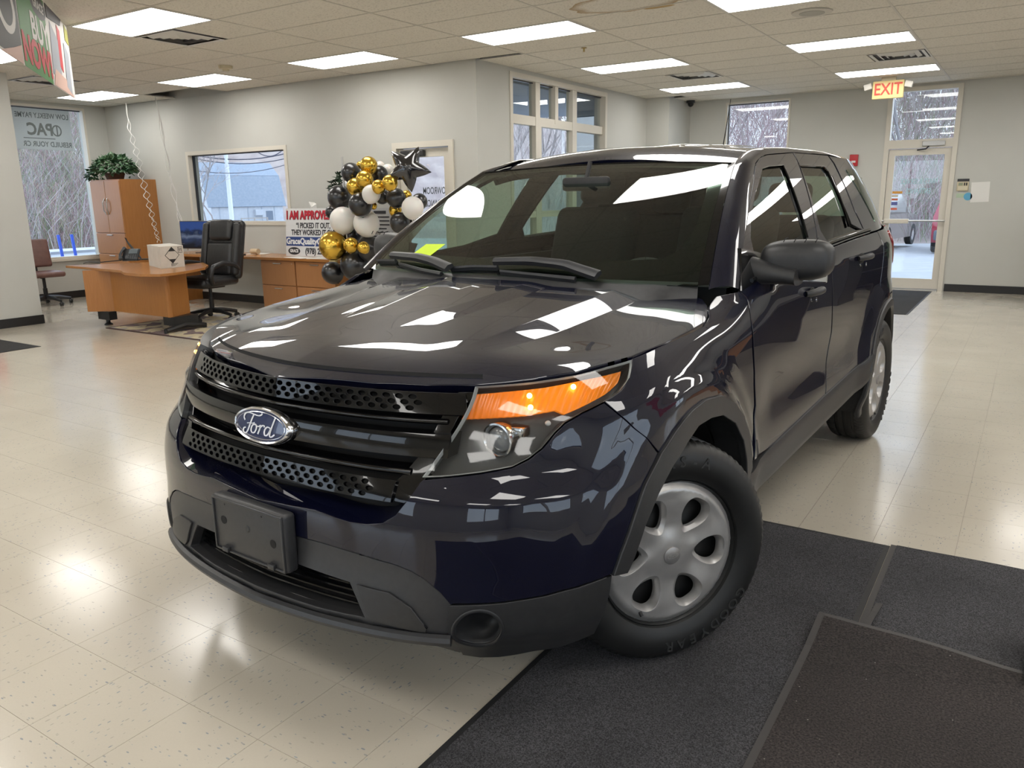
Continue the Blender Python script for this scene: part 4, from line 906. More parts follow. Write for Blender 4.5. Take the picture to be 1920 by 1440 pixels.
handles = []
for sg in (1, -1):
    S = body if sg > 0 else flip(body)
    for nm, poly, hx in (('front_door', fd, (1538, 548)), ('rear_door', rd, (1631, 483))):
        D = empty(nm, (0, 0, 0)); D.parent = car
        trim('door_skin', S, [poly], paint, D, .022, BS)
        P0 = cplane(*hx, 1, .985); x, z = P0[0], P0[2]
        b = MB(); n = 13; pts = []
        for i in range(n):
            t = i/(n-1); pts.append((x+.09-.18*t, sg*(.953+.036*math.sin(math.pi*t)**.6), z+.008*math.sin(math.pi*t)))
        b.tube(pts, [.012+.004*math.sin(math.pi*i/(n-1)) for i in range(n)], 10); b.build('door_handle', plastic, D, True)
        b = MB(); b.sphere((x, sg*.945, z-.004), .05, 10, (1.05, .26, .52)); b.build('handle_cup', dark, D, True)
        b = MB(); b.lathe([(.0005, 0), (.009, 0), (.010, -.004)], 16, 'y', (x-.035, sg*.967, z-.036)); b.build('key_lock', chrome, D, True)
    trim('quarter_panel', S, [quart], paint, car, .03, BS)
# ---------------- wheel-arch mouldings, rockers
def ring_mould(cx, r0, r1, a0, a1, sg, name='arch_moulding', n=44, wid=None):
    V = []; k = 5
    for i in range(n+1):
        a = a0+(a1-a0)*i/n; g = 1 if wid is None else wid(a)
        ri, ro = r0, r0+(r1-r0)*g; prof = [(ri, -.10), (ri, -.002), (ri+.008, .012), (ro-.006, .010), (ro, .003), (ro, -.012)]
        for r, o in prof:
            x, z = ang(cx, r, a); w_ = Wside(np.array(x), np.array(max(z, .30))); ro_x, ro_z = ang(cx, r0+.03, a)
            V.append((x, sg*(float(w_)*arch_shift(x, z)+o), z))
    m_ = 6; Fs = [(i*m_+j, i*m_+j+1, (i+1)*m_+j+1, (i+1)*m_+j) for i in range(n) for j in range(m_-1)]
    b = MB(); b.add(V, Fs); return b.build(name, plastic, car, True, 30)
def arch_shift(x, z):
    """follows the plan curve of the corner ahead of the front wheel"""
    if x <= X3: return 1.
    lo, hi = 0., 1.
    for _ in range(30):
        m_ = (lo+hi)/2
        if body(np.array([m_, z]))[0] > x: lo = m_
        else: hi = m_
    t = lo; return 3*t*(1-t)**2*.55+3*t*t*(1-t)+t**3
for sg in (1, -1):
    ring_mould(-WB, .437, .492, 200, -14, sg)
    Sm = body if sg > 0 else flip(body); po = bpx(*arch_b, *arch_o[1:], (1149, 1077)); pi = bpx(*arch_in)
    trim('arch_moulding', Sm, [np.concatenate([po, pi[::-1]])], plastic, car, .02, BS, off=.010, thick=.022, edge=.005)
    A = resample(pi, 40); A3 = Sm(A); strip('arch_lip', A3+np.array([0, sg*.008, 0]), A3*[1, .90, 1], plastic, car, 2, ref=np.array([ARC_X, sg*.9, .36]))
    # rocker moulding
    V = []; xs = np.linspace(-.40, -2.42, 40)
    for x in xs:
        zt = float(np.interp(x, [-2.42, -2.2, -1.5, -.55, -.40], [.60, .575, .545, .492, .50])); zb_ = float(np.interp(x, [-2.42, -2.2, -.55, -.4], [.46, .42, .34, .36]))
        for f_, o in ((1., -.02), (1., .006), (.86, .014), (.5, .002), (.32, .010), (.12, .008), (0, -.02), (-.05, -.12)):
            z = zb_+(zt-zb_)*f_; V.append((x, sg*(float(Wside(np.array(x), np.array(max(z, .36))))+o), z))
    b = MB(); b.add(V, [(i*8+j, i*8+j+1, (i+1)*8+j+1, (i+1)*8+j) for i in range(39) for j in range(7)]); b.build('rocker_moulding', plastic, car, True, 40)
    # wheel wells and mud flap
    for cx in (ARC_X, -WB):
        b = MB(); b.lathe([(.447, .90), (.47, .55), (.47, .50), (.01, .50)], 32, 'y', (cx, 0, .36), math.radians(180), math.radians(360)); b.v = [(x, sg*abs(y), z) for x, y, z in b.v]; b.build('wheel_well', dark, car, True)
    b = MB(); b.box(-WB-.47, -WB-.44, *sorted((sg*.72, sg*.90)), .22, .52); b.build('mud_flap', plastic, car)
b = MB(); b.box(-3.75, .55, -.52, .52, .22, .55); b.box(-2.2, -.55, -.82, .82, .30, .50); b.build('underbody_blocker', dark, car)  # plain dark boxes in place of the underbody, added to block light
# ---------------- roof, windscreen, glasshouse
WSu = (0., 1.); WSv = (-1., 1.)
wsr = np.array([(0, -1), (0, 1), (1, 1), (1, -1)], float)
windscreen = empty('windscreen', (0, 0, 0)); windscreen.parent = car
trim('glass', wscreen, [np.array([(.0, -.985), (.0, .985), (.985, .985), (.985, -.985)])], wsglass, windscreen, .05, (.95, .75), thick=0, off=.002)
# black border print round the glass
bo = [(.0, -.985), (.0, .985), (.985, .985), (.985, -.985)]
bi = [(.16, -.80), (.135, -.55), (.12, 0), (.135, .55), (.16, .80), (.22, .87), (.40, .915), (.85, .90), (.915, .86), (.935, .7), (.945, 0), (.935, -.7), (.915, -.86), (.85, -.90), (.40, -.915), (.22, -.87)]
trim('border_print', wscreen, [np.array(bo), np.array(bi)], blackgloss, windscreen, .03, (.95, .75), thick=0, off=-.004)
# yellow-green paper under the glass
st = uvpix(wscreen, [(770, 481), (800, 459), (836, 459), (806, 482)], WSu, WSv, (160, 160)); trim('price_paper', wscreen, [st], mat('lime_paper', (.55, .75, .02), .6), windscreen, .05, (.95, .75), thick=0, off=.004)
ed = np.linspace(0, 1, 15)
for sg in (1, -1):
    E0 = wscreen(np.stack([ed, ed*0+sg*.985], -1)); E1 = wscreen(np.stack([ed, ed*0+sg*1.03], -1))+np.array([0, 0, .004])
    strip('pillar_moulding', E0, E1, blackgloss, car, 2, .0)
b = MB(); P = wscreen(np.stack([ed*0+.99, np.linspace(-1, 1, 15)], -1)); b.tube(P, .006, 6); b.build('header_seal', blackgloss, car, True)
rx = np.linspace(-1.178, -3.7, 12)
ro = [(-1.135, -.585), (-1.16, -.3), (-1.182, 0), (-1.16, .3), (-1.135, .585)]
rp = np.array([(-1.125, -.612), (-1.185, -.35), (-1.208, 0), (-1.185, .35), (-1.125, .612), (-1.6, .60), (-2.6, .59), (-3.3, .52), (-3.70, .40), (-3.75, 0), (-3.70, -.40), (-3.3, -.52), (-2.6, -.59), (-1.6, -.60)])
trim('roof', roof, [rp], paint, car, .025, (1, 1), thick=.03, ref=np.array([-2, 0, 1.]))
GX = (-3.9, -.3); GZ = (1.08, 1.66)
def gpx(*px): return uvpix(ghouse, px, GX, GZ, (300, 140))
fdo = gpx((1389, 525), (1392, 470), (1404, 395), (1418, 308), (1425, 297), (1438, 291), (1486, 287), (1494, 300), (1530, 432)); fdo = np.concatenate([fdo, [(-1.545, zbelt(-1.545)-.015)], [(x, zbelt(x)-.015) for x in (-1.2, -.9, -.6)]])
fgl = gpx((1430, 315), (1442, 311), (1470, 309), (1517, 448)); fgl = np.concatenate([fgl, [(-1.2, zbelt(-1.2)+.012), (-.72, zbelt(-.72)+.012)], gpx((1407, 445), (1408, 415), (1415, 365))])
rdo = gpx((1488, 287), (1552, 292), (1562, 306), (1600, 392), (1617, 428)); rdo = np.concatenate([rdo, [(-2.66, zbelt(-2.66)-.015), (-2.1, zbelt(-2.1)-.015), (-1.553, zbelt(-1.55)-.015)], gpx((1532, 432), (1496, 300))])
rgl = gpx((1499, 308), (1545, 311), (1553, 320), (1578, 375), (1597, 420)); rgl = np.concatenate([rgl, [(-2.50, zbelt(-2.5)+.012), (-1.75, zbelt(-1.75)+.012)], gpx((1538, 432))])
qgl = gpx((1585, 318), (1604, 318), (1650, 410), (1640, 416))
for sg in (1, -1):
    S = ghouse if sg > 0 else flip(ghouse)
    doors = [o for o in car.children if o.name.startswith(('front_door', 'rear_door'))]
    F_ = [o for o in doors if o.name.startswith('front_door')][0 if sg > 0 else 1]; R_ = [o for o in doors if o.name.startswith('rear_door')][0 if sg > 0 else 1]
    trim('window_frame', S, [fdo, fgl], paint, F_, .03, (1, 1)); trim('window_frame', S, [rdo, rgl], paint, R_, .03, (1, 1))
    trim('window_glass', S, [fgl], carglass, F_, .06, (1, 1), off=-.012, thick=0); trim('window_glass', S, [rgl], carglass, R_, .06, (1, 1), off=-.012, thick=0)
    for gl, D in ((fgl, F_), (rgl, R_)):
        c_ = densify(gl, .05); c_ = np.r_[c_, c_[:1]]; b = MB(); b.tube(offs(S, .006)(c_), .006, 6, False); b.build('window_seal', blackgloss, D, True)
    a_ = gpx((1560, 330), (1593, 424)); b = MB(); b.tube(offs(S, .004)(resample(a_, 8)), .007, 6); b.build('window_divider', blackgloss, R_, True)
    xs = np.linspace(-.62, -1.54, 10); b = MB(); b.tube([S(np.array([x, zbelt(x)]))+np.array([0, sg*.004, 0]) for x in xs], .009, 6); b.build('belt_moulding', blackgloss, F_, True)
    xs = np.linspace(-1.56, -2.65, 10); b = MB(); b.tube([S(np.array([x, zbelt(x)]))+np.array([0, sg*.004, 0]) for x in xs], .009, 6); b.build('belt_moulding', blackgloss, R_, True)
    # D pillar with the rear quarter glass
    dp = np.concatenate([gpx((1555, 293), (1565, 306), (1602, 392), (1620, 430)), [(-2.67, zbelt(-2.67)-.012), (-3.5, zbelt(-3.5)-.012), (-3.88, 1.28), (-3.72, 1.52), (-3.60, 1.60), (-3.0, 1.645)]])
    trim('rear_pillar', S, [dp], paint, car, .03, (1, 1)); trim('quarter_glass', S, [qgl], carglass, car, .05, (1, 1), off=.004, thick=.004, edge=.001)
    # A pillar and roof rail: windscreen edge / roof ditch to the door opening
    din = np.concatenate([wscreen(np.stack([np.linspace(-.02, .985, 9), np.full(9, 1.03)], -1)), [(-1.20, .622, 1.600), (-1.34, .612, 1.640), (-1.6, .605, roofz(-1.6)-.04), (-2.2, .60, roofz(-2.2)-.04), (-2.8, .58, roofz(-2.8)-.04), (-3.3, .52, roofz(-3.3)-.04), (-3.62, .43, 1.60)]])
    dout = ghouse(np.concatenate([gpx((1385, 542), (1389, 505), (1395, 450), (1404, 388), (1416, 306)), gpx((1424, 295), (1437, 289), (1486, 285), (1553, 290)), [(-3.0, 1.645), (-3.4, 1.615), (-3.62, 1.59)]]))
    kA = resample(din, 60); 
    # pair the two curves by matching parameter: pillar part and roof part separately
    a1 = resample(din[:9], 24); a2 = resample(din[8:], 36); o1 = resample(dout[:5], 24); o2 = resample(dout[4:], 36)
    A = np.r_[a1, a2[1:]]; B = np.r_[o1, o2[1:]]; s_ = np.array([1, sg, 1])
    strip('roof_rail', A*s_, B*s_, paint, car, 8, .016, ref=np.array([-1.6, 0, 1.0]))
    # dark filler at the pillar foot
    P_ = [c2w_ for c2w_ in ()]
# rear closing panels
tg = [(-3.66, 1.635), (-3.70, 1.60), (-3.90, 1.29), (-3.95, 1.2)]
V = [(x, y, z) for x, z in tg for y in ((-.42, -.2, 0, .2, .42) if z > 1.5 else (-.58, -.3, 0, .3, .58))]; b = MB(); b.add(V, [(i*5+j, i*5+j+1, (i+1)*5+j+1, (i+1)*5+j) for i in (0, 2) for j in range(4)]); b.build('tailgate', paint, car, True)
b = MB(); b.add(V, [(5+j, 5+j+1, 10+j+1, 10+j) for j in range(4)]); b.build('rear_window', carglass, car, True)
for sg in (1, -1): trim('tail_light', body if sg > 0 else flip(body), [xzs((-3.06, 1.225), (-3.04, 1.16), (-3.25, 1.02), (-3.9, 1.0), (-3.9, 1.22))], mat('tail_red', (.25, .004, .006), .15, coat=1.), car, .03, BS, off=.008, thick=.012)
# cowl
cu_ = np.linspace(-1, 1, 25); A = wscreen(np.stack([cu_*0+.02, cu_*.985], -1)); B = np.array([(np.interp(abs(y), [0, .3, .55, .66, .80], [-.20, -.215, -.30, -.29, -.42]), y, 0) for y in cu_*.79]); B[:, 2] = hood(B[:, :2])[:, 2]-.012
strip('cowl', A, B, plastic, car, 3, ref=np.array([-.3, 0, .8]))
# ---------------- wheels
def hubsurf(UV):
    a = UV[..., 0]; c = UV[..., 1]; r = np.hypot(a, c); th = np.arctan2(c, a)
    h = .016-.010*sst(.03, .10, r)+.008*sst(.09, .18, r)-.020*sst(.208, .240, r)+.003*np.cos(6*th)*sst(.05, .1, r)*sst(.21, .18, r)
    return np.stack([a, h, c], -1)
def hole(k, s=1., r0=.143):
    a = math.radians(60*k+12); pts = [(-.063, .011), (-.063, -.011), (-.020, -.045), (.024, -.054), (.052, -.034), (.056, 0), (.052, .034), (.024, .054), (-.020, .045)]
    pts = smooth_poly(np.array(pts), 2)*s; R_ = np.array([[math.cos(a), -math.sin(a)], [math.sin(a), math.cos(a)]])
    return (pts+[r0, 0]) @ R_.T
steel = mat('steel_rim_black', (.006, .006, .006), .45); capm = noisy('centre_cap', (.30, .29, .28), (.34, .33, .32), 40, .35, metal=.5)
lett = mat('tyre_lettering', (.030, .030, .030), .45)
def make_wheel():
    W_ = empty('wheel')
    hw = .118; prof = [(.240, .090), (.246, .102), (.268, .116), (.300, .121), (.330, .115), (.347, .103), (.357, .090), (.3625, .074)]
    grv = []
    for y in (.045, .0, -.045): grv += [(.363, y+.010), (.355, y+.007), (.355, y-.007), (.363, y-.010)]
    prof = prof+[(.363, .066)]+grv+[(.363, -.066)]+[(r, -y) for r, y in prof[::-1]]
    n = 168; V = []; m_ = len(prof)
    for j, (r, y) in enumerate(prof):
        for k in range(n):
            rr = r
            if r > .335 and abs(y) > .05 and k % 2: rr = r-.0045
            a = 2*math.pi*(k+ (y*6 if abs(y) < .06 else 0))/n; V.append((rr*math.cos(a), y, rr*math.sin(a)))
    Fs = [(j*n+k, j*n+(k+1) % n, (j+1)*n+(k+1) % n, (j+1)*n+k) for j in range(m_-1) for k in range(n)]
    b = MB(); b.add(V, Fs); b.build('tyre', rubber, W_, True, 30)
    # raised side-wall lettering, set letter by letter round the wheel
    for word, a0, da, r in (('EAGLE  RS-A', 36, 8.2, .305), ('GOODYEAR', 222, 8.2, .305)):
        L_ = []
        for i, ch in enumerate(word):
            if ch == ' ': continue
            a = math.radians(a0+da*i); o = text('tmp', ch, .047, lett, ext=.0022, bold=.0006)
            # reader looks at +y face: right = -x when up = z
            mt = Matrix.Translation((r*math.cos(a), .1195, r*math.sin(a))) @ Matrix.Rotation(-(a-math.pi/2), 4, 'Y') @ Matrix(((-1, 0, 0, 0), (0, 0, 1, 0), (0, 1, 0, 0), (0, 0, 0, 1)))
            L_.append(([mt @ v.co for v in o.data.vertices], [tuple(p.vertices) for p in o.data.polygons])); me = o.data; bpy.data.objects.remove(o); bpy.data.meshes.remove(me)
        b = MB()
        for v, f in L_: b.add(v, f)
        b.build('side_wall_lettering', lett, W_)
    b = MB(); b.lathe([(.245, .088), (.238, .096), (.230, .085), (.215, .05), (.16, .045), (.12, .055), (.05, .055), (.001, .055)], 48, 'y'); b.build('steel_rim', steel, W_, True, 50)
    b = MB(); b.lathe([(.228, -.10), (.20, -.09), (.20, .0), (.001, .0)], 32, 'y'); b.build('rim_barrel', steel, W_, True)
    hc = empty('hubcap', (0, .088, 0)); hc.parent = W_
    out = [(.2385*math.cos(a), .2385*math.sin(a)) for a in np.linspace(0, 2*math.pi, 72, endpoint=False)]
    trim('cap_face', hubsurf, [np.array(out)]+[hole(k) for k in range(6)], silver, hc, .011, (1, 1), thick=.010, edge=.003, ref=np.array([0, -1, 0]))
    b = MB()
    for k in range(6):
        o = hole(k); i_ = (o-o.mean(0))*.76+o.mean(0); n = len(o); i2 = (o-o.mean(0))*.74+o.mean(0)
        V = [tuple(p) for p in hubsurf(o)]+[(p[0], -.004, p[1]) for p in i_]+[(p[0], -.016, p[1]) for p in i2]
        b.add(V, [(r*n+i, r*n+(i+1) % n, (r+1)*n+(i+1) % n, (r+1)*n+i) for r in range(2) for i in range(n)])
    b.build('window_bevel', silver, hc, True, 45)
    b = MB(); b.lathe([(.029, .010), (.0285, .0205), (.026, .0225), (.001, .0235)], 32, 'y'); b.build('centre_cap', capm, hc, True)
    b = MB(); V = []
    for s_, h in ((1., .0238), (.8, .0238)):
        V += [(.020*s_*math.cos(t), h, .0085*s_*math.sin(t)) for t in np.linspace(0, 2*math.pi, 32, endpoint=False)]
    b.add(V, [(i, (i+1) % 32, 32+(i+1) % 32, 32+i) for i in range(32)]); b.build('cap_oval', silver, hc)
    o = text('cap_script', 'Ford', .013, silver, hc, (0, .0236, 0), (math.radians(90), 0, math.radians(180)), .0004, shear=.3)
    b = MB(); b.tube([(.13, .012, -.155), (.128, .020, -.168)], .006, 10); b.build('valve_stem', rubber, hc, True)
    return W_
STEER = math.radians(-33)
w0 = make_wheel(); w0.name = 'front_wheel'; w0.parent = car; w0.location = (0, .845, RW); w0.rotation_euler = (0, math.radians(8), STEER)
w1 = copy_tree(w0, car); w1.name = 'rear_wheel'; w1.location = (-WB, .845, RW); w1.rotation_euler = (0, math.radians(38), 0)
w2 = copy_tree(w0, car); w2.location = (0, -.845, RW); w2.rotation_euler = (0, 0, math.pi+STEER)
w3 = copy_tree(w1, car); w3.location = (-WB, -.845, RW); w3.rotation_euler = (0, 0, math.pi)
# ---------------- door mirrors
def make_mirror(sg):
    Mr = empty('door_mirror', (0, 0, 0)); Mr.parent = car
    bm = bmesh.new(); bmesh.ops.create_cube(bm, size=1); bmesh.ops.subdivide_edges(bm, edges=list(bm.edges), cuts=9, use_grid_fill=True)
    for v in bm.verts:
        p = np.array(v.co)*2; e = 3.2
        nrm_ = (np.abs(p)**e).sum()**(1/e); p = p/nrm_*np.abs(p).max()
        y = 1.012+.122*p[1]; f = .5*(p[1]+1)
        z = 1.216+(.080-.006*f)*p[2]*(1-.16*(1-f)*(p[2] > 0)); x = -.775+(.075 if p[0] > 0 else .06)*p[0]*(1-.25*max(0, p[2])**2)-.045*f-.0*p[2]
        v.co = Vector((x, y, z))
    up = MB(); up.bm(bm)
    if sg < 0: up.v = [(x, -y, z) for x, y, z in up.v]
    up.build('mirror_housing', plastic, Mr, True, 80)
    b = MB(); V = []; n = 16
    for i in range(13):
        t = i/12; y = .875+.16*t; cz = 1.176-.010*t; hz = .052-.022*math.sin(math.pi*.5*t); hx = .05+.012*t; cx = -.705-.04*t
        for k in range(n):
            a = 2*math.pi*k/n; V.append((cx+hx*math.copysign(abs(math.cos(a))**.7, math.cos(a)), sg*y, cz+hz*math.copysign(abs(math.sin(a))**.7, math.sin(a))-.010*t))
    b.add(V, [(i*n+k, i*n+(k+1) % n, (i+1)*n+(k+1) % n, (i+1)*n+k) for i in range(12) for k in range(n)]+[tuple(range(n)), tuple(12*n+k for k in range(n))]); b.build('mirror_arm', plastic, Mr, True, 60)
    b = MB()
    for i in range(4):
        y = .985+.035*i; b.tube([(-.690-.045*(y-.92)/.22, y, 1.282), (-.70-.045*(y-.92)/.22, y+.003, 1.293), (-.74, y+.004, 1.296)], .0018, 5)
    b.v = [(x, sg*y, z) for x, y, z in b.v]; b.build('shell_groove', dark, Mr, True)
    # sail panel at the foot of the window
    pts = [(-.50, 1.125), (-.78, 1.150), (-.80, 1.235), (-.62, 1.262)]; V = []
    for x, z in pts: p = ghouse(np.array([x, z])); V.append((p[0], sg*(p[1]+.006), p[2]))
    for x, z in pts: p = ghouse(np.array([x, z])); V.append((p[0], sg*(p[1]-.02), p[2]))
    b = MB(); b.add(V, [(0, 1, 2, 3), (0, 1, 5, 4), (1, 2, 6, 5), (2, 3, 7, 6), (3, 0, 4, 7)]); b.build('sail_panel', blackgloss, Mr)
    b = MB(); b.rbox(-.845, -.835, sg*1.02-.09, sg*1.02+.09, 1.13, 1.25, .004); b.build('mirror_glass', chrome, Mr)
make_mirror(1); make_mirror(-1)
# ---------------- wipers
def wpx(*px): return uvpix(wscreen, px, (-.06, 1.), (-1.05, 1.05), (160, 220))
def wiper(arm, blade, thin, nm='wiper'):
    Wp = empty(nm); Wp.parent = car
    for px, r0, r1, part, hh_ in ((arm, .016, .022, 'wiper_arm', .035), (blade, .006, .010, 'wiper_blade', .012), (thin, .007, .007, 'blade_tip', .012)):
        if not px: continue
        uv = resample(wpx(*px), 14); P = wscreen(uv); N = outward(wscreen, nrm(wscreen, uv), uv, np.array([-1.2, 0, .6])); b = MB(); V = []; n = len(P)
        T = np.gradient(P, axis=0); T /= np.linalg.norm(T, axis=1, keepdims=True)
        for i in range(n):
            s_ = np.cross(N[i], T[i]); w_ = r0+(r1-r0)*i/(n-1)
            c_ = P[i]+N[i]*hh_
            for a, h in ((-1, -.012), (-.9, .004), (0, .010), (.9, .004), (1, -.012)): V.append(c_+s_*w_*a+N[i]*h)
        b.add(V, [(i*5+j, i*5+(j+1) % 5, (i+1)*5+(j+1) % 5, (i+1)*5+j) for i in range(n-1) for j in range(5)]+[tuple(range(5)), tuple((n-1)*5+j for j in range(5))])
        b.build(part, mat('wiper_grey', (.016, .017, .020), .45), Wp, True, 40)
wiper([(742, 488), (790, 493), (820, 501), (848, 514)], [(752, 499), (790, 510), (830, 518)], [(712, 493), (745, 493)])
wiper([(932, 502), (1000, 501), (1062, 508), (1124, 529)], [(940, 514), (1010, 521), (1080, 528)], [(848, 508), (890, 505), (935, 506)])
# ---------------- aerial
b = MB(); p0 = np.array([-2.75, -.05, 1.70]); b.tube([p0, p0+np.array([-.06, .0, .17]), p0+np.array([-.11, 0, .33])], [.004, .003, .002], 6); b.lathe([(.022, -.02), (.014, .02), (.006, .03)], 12, 'z', p0); b.build('aerial', dark, car, True)
# ---------------- cabin
trimm = noisy('cabin_black', (.012, .012, .013), (.018, .018, .018), 30, .6); seatm = noisy('seat_cloth', (.022, .022, .023), (.032, .032, .033), 90, .85, .1)
cab = empty('cabin'); cab.parent = car
b = MB(); V = []
for x, z in ((-.46, .95), (-.50, 1.125), (-.70, 1.12), (-.86, 1.06), (-.90, .90), (-.86, .70)):
    for y in np.linspace(-.84, .84, 13): V.append((x-.05*(y/.8)**2, y, z+.02*math.exp(-((y-.38)/.2)**2)*(z > 1.1)))
b.add(V, [(i*13+j, i*13+j+1, (i+1)*13+j+1, (i+1)*13+j) for i in range(5) for j in range(12)]); b.build('dashboard', trimm, cab, True)
b = MB(); b.box(-3.3, -.62, -.80, .80, .45, .52)
for s in (-1, 1): b.box(-2.9, -.66, s*.84-.02, s*.84+.02, .45, 1.13)
b.build('cabin_floor', trimm, cab)
def seat(nm, x, y, wdt, back=.62):
    st_ = empty(nm); st_.parent = car
    b = MB(); b.rbox(x-.28, x+.26, y-wdt, y+wdt, .70, .86, .06, 3); b.build('seat_cushion', seatm, st_, True, 60)
    b = MB(); b.rbox(-.07, .07, -wdt, wdt, 0, back, .06, 3); b.xf(Matrix.Translation((x-.26, y, .80)) @ Matrix.Rotation(math.radians(-18), 4, 'Y')); b.build('seat_back', seatm, st_, True, 60)
    for hy in ([0] if wdt < .4 else [-.38, .38]):
        b = MB(); b.rbox(-.05, .05, -.13, .13, back+.02, back+.20, .05, 3); b.xf(Matrix.Translation((x-.26, y+hy, .80)) @ Matrix.Rotation(math.radians(-18), 4, 'Y')); b.build('head_restraint', seatm, st_, True, 60)
seat('front_seat', -1.35, .38, .25); seat('front_seat', -1.35, -.38, .25); seat('rear_seat', -2.30, 0, .66, .55)
b = MB(); c_ = np.array([-.93, .38, 1.02]); ax = Matrix.Translation(c_) @ Matrix.Rotation(math.radians(-64), 4, 'Y')
b.tube([(.185*math.cos(a), .185*math.sin(a), 0) for a in np.linspace(0, 2*math.pi, 40)], .015, 10, False); b.lathe([(.001, .02), (.06, .015), (.075, -.02)], 20)
for a in (0, 120, 240): b.tube([(.05*math.cos(math.radians(a)), .05*math.sin(math.radians(a)), 0), (.18*math.cos(math.radians(a)), .18*math.sin(math.radians(a)), 0)], .014, 8)
b.xf(ax); b.build('steering_wheel', trimm, cab, True)
b = MB(); b.rbox(-.98, -.95, -.10, .14, 1.475, 1.535, .02, 3); b.tube([(-.97, .02, 1.53), (-1.0, .02, 1.60)], .010, 8); b.build('rear_view_mirror', trimm, cab, True)
# partition panels behind the front seats and head lining
b = MB(); V = [(x, y, float(roofz(x))-.055-.030*(abs(y)/.6)**2.2) for x in np.linspace(-1.2, -3.6, 13) for y in np.linspace(-.6, .6, 9)]
b.add(V, [(i*9+j, i*9+j+1, (i+1)*9+j+1, (i+1)*9+j) for i in range(12) for j in range(8)]); b.build('head_lining', mat('lining', (.05, .05, .048), .9), cab, True)
# ================================================================== furniture and fittings
wd = wood('cherry_wood', (.36, .145, .035), (.42, .18, .05), 2); wdx = wood('cherry_wood_top', (.36, .15, .045), (.42, .19, .06), 0, .22); wdl = wood('cherry_wood_front', (.42, .19, .075), (.47, .225, .095), 2, .35)
blk = mat('black_metal', (.012, .012, .013), .4); blkp = mat('black_plastic_desk', (.018, .019, .021), .35); nick = mat('satin_nickel', (.55, .54, .52), .3, .9); paper = mat('white_paper', (.72, .71, .68), .7)
leather = noisy('black_leather', (.014, .014, .015), (.022, .022, .023), 25, .34, .25, 60)
# ---- mats
def carpet(name, c1, c2, rough=.95, sc=260, lint=False):
    m = mat(name, c1, rough); t = NT(m); p = t.add('NewGeometry').outputs['Position']; n = t.noise(p, sc, 3, .8); big = t.noise(p, 3, 3)
    t.base(t.mix(t.ramp(big, [(.35, (0,)*3), (.7, (.35,)*3)]), t.ramp(n, [(.38, c1), (.66, c2)]), tuple(a*.7 for a in c1))); t.bump(n, .9, .006)
    if lint:
        v = t.add('TexVoronoi', i_Scale=22.); t.link(p, v.inputs['Vector']); t.base(t.mix(t.ramp(v.outputs['Distance'], [(.035, (.7,)*3), (.055, (0,)*3)]), t.b.inputs['Base Color'].links[0].from_socket, (.35, .33, .30)))
    return m
cgrey = carpet('charcoal_carpet', (.006, .006, .007), (.13, .127, .137)); cbrown = carpet('brown_carpet', (.007, .0055, .005), (.075, .060, .056), sc=150, lint=True); cblack = carpet('black_ribbed_mat', (.010, .010, .011), (.045, .045, .047), sc=120)
edge = mat('rubber_edge', (.05, .046, .045), .6); edged = mat('rubber_edge_dark', (.018, .018, .019), .6)
def floor_mat(name, x0, x1, y0, y1, z, m, label, bw=.022, em=edge, wav=0., lift=None, th=.006, sides='lrtb'):
    M_ = empty(name, ((x0+x1)/2, (y0+y1)/2, z), 0, label, 'floor mat'); a, b_ = (x1-x0)/2, (y1-y0)/2; nu, nv = 34, 34; V = []
    def P(u, v, dz=0.):
        x = u*a; y = v*b_+wav*math.sin(u*9+1)*(v > .97); z_ = dz
        if lift: z_ += lift(x+(x0+x1)/2, y+(y0+y1)/2)
        return (x, y, z_)
    iu, iv = 1-bw/a, 1-bw/b_; us = np.linspace(-1 if 'l' not in sides else -iu, 1 if 'r' not in sides else iu, nu); vv = np.linspace(-1 if 'b' not in sides else -iv, 1 if 't' not in sides else iv, nv)
    for u in us:
        for v in vv: V.append(P(u, v, th))
    n = nu*nv; V += [(p[0], p[1], p[2]-th) for p in V]; Fs = [(i*nv+j, (i+1)*nv+j, (i+1)*nv+j+1, i*nv+j+1) for i in range(nu-1) for j in range(nv-1)]
    ring = [i*nv for i in range(nu)]+[(nu-1)*nv+j for j in range(1, nv)]+[i*nv+nv-1 for i in range(nu-2, -1, -1)]+[j for j in range(nv-2, 0, -1)]
    Fs += [(ring[i], ring[(i+1) % len(ring)], ring[(i+1) % len(ring)]+n, ring[i]+n) for i in range(len(ring))]
    b = MB(); b.add(V, Fs); b.build('carpet_pile', m, M_)
    for s, (u0, u1, v0, v1) in dict(l=(-1, -iu, -1, 1), r=(iu, 1, -1, 1), t=(-iu, iu, iv, 1), b=(-iu, iu, -1, -iv)).items():
        if s not in sides: continue
        k = 30; V = []
        for i in range(k+1):
            t = i/k
            for w_ in (0, 1):
                u, v = (u0+(u1-u0)*w_, v0+(v1-v0)*t) if s in 'lr' else (u0+(u1-u0)*t, v0+(v1-v0)*w_)
                V.append(P(u, v, .004)); V.append(P(u, v, 0.))
        b = MB(); Fs = []
        for i in range(k): c = 4*i; Fs += [(c, c+2, c+6, c+4), (c+1, c+3, c+7, c+5), (c, c+1, c+5, c+4), (c+2, c+3, c+7, c+6)]
        b.add(V, Fs); b.build('rubber_border', em, M_)
    return M_
floor_mat('floor_mat', 3.672, 4.508, -6.6, -2.56, .0, cgrey, 'charcoal carpet runner under the SUV front wheel', .02, edged)
floor_mat('floor_mat', 4.510, 6.6, -5.6, -2.535, .0, cgrey, 'charcoal carpet mat at the right edge, beyond the brown mat', .022, edge, .006, sides='lr')
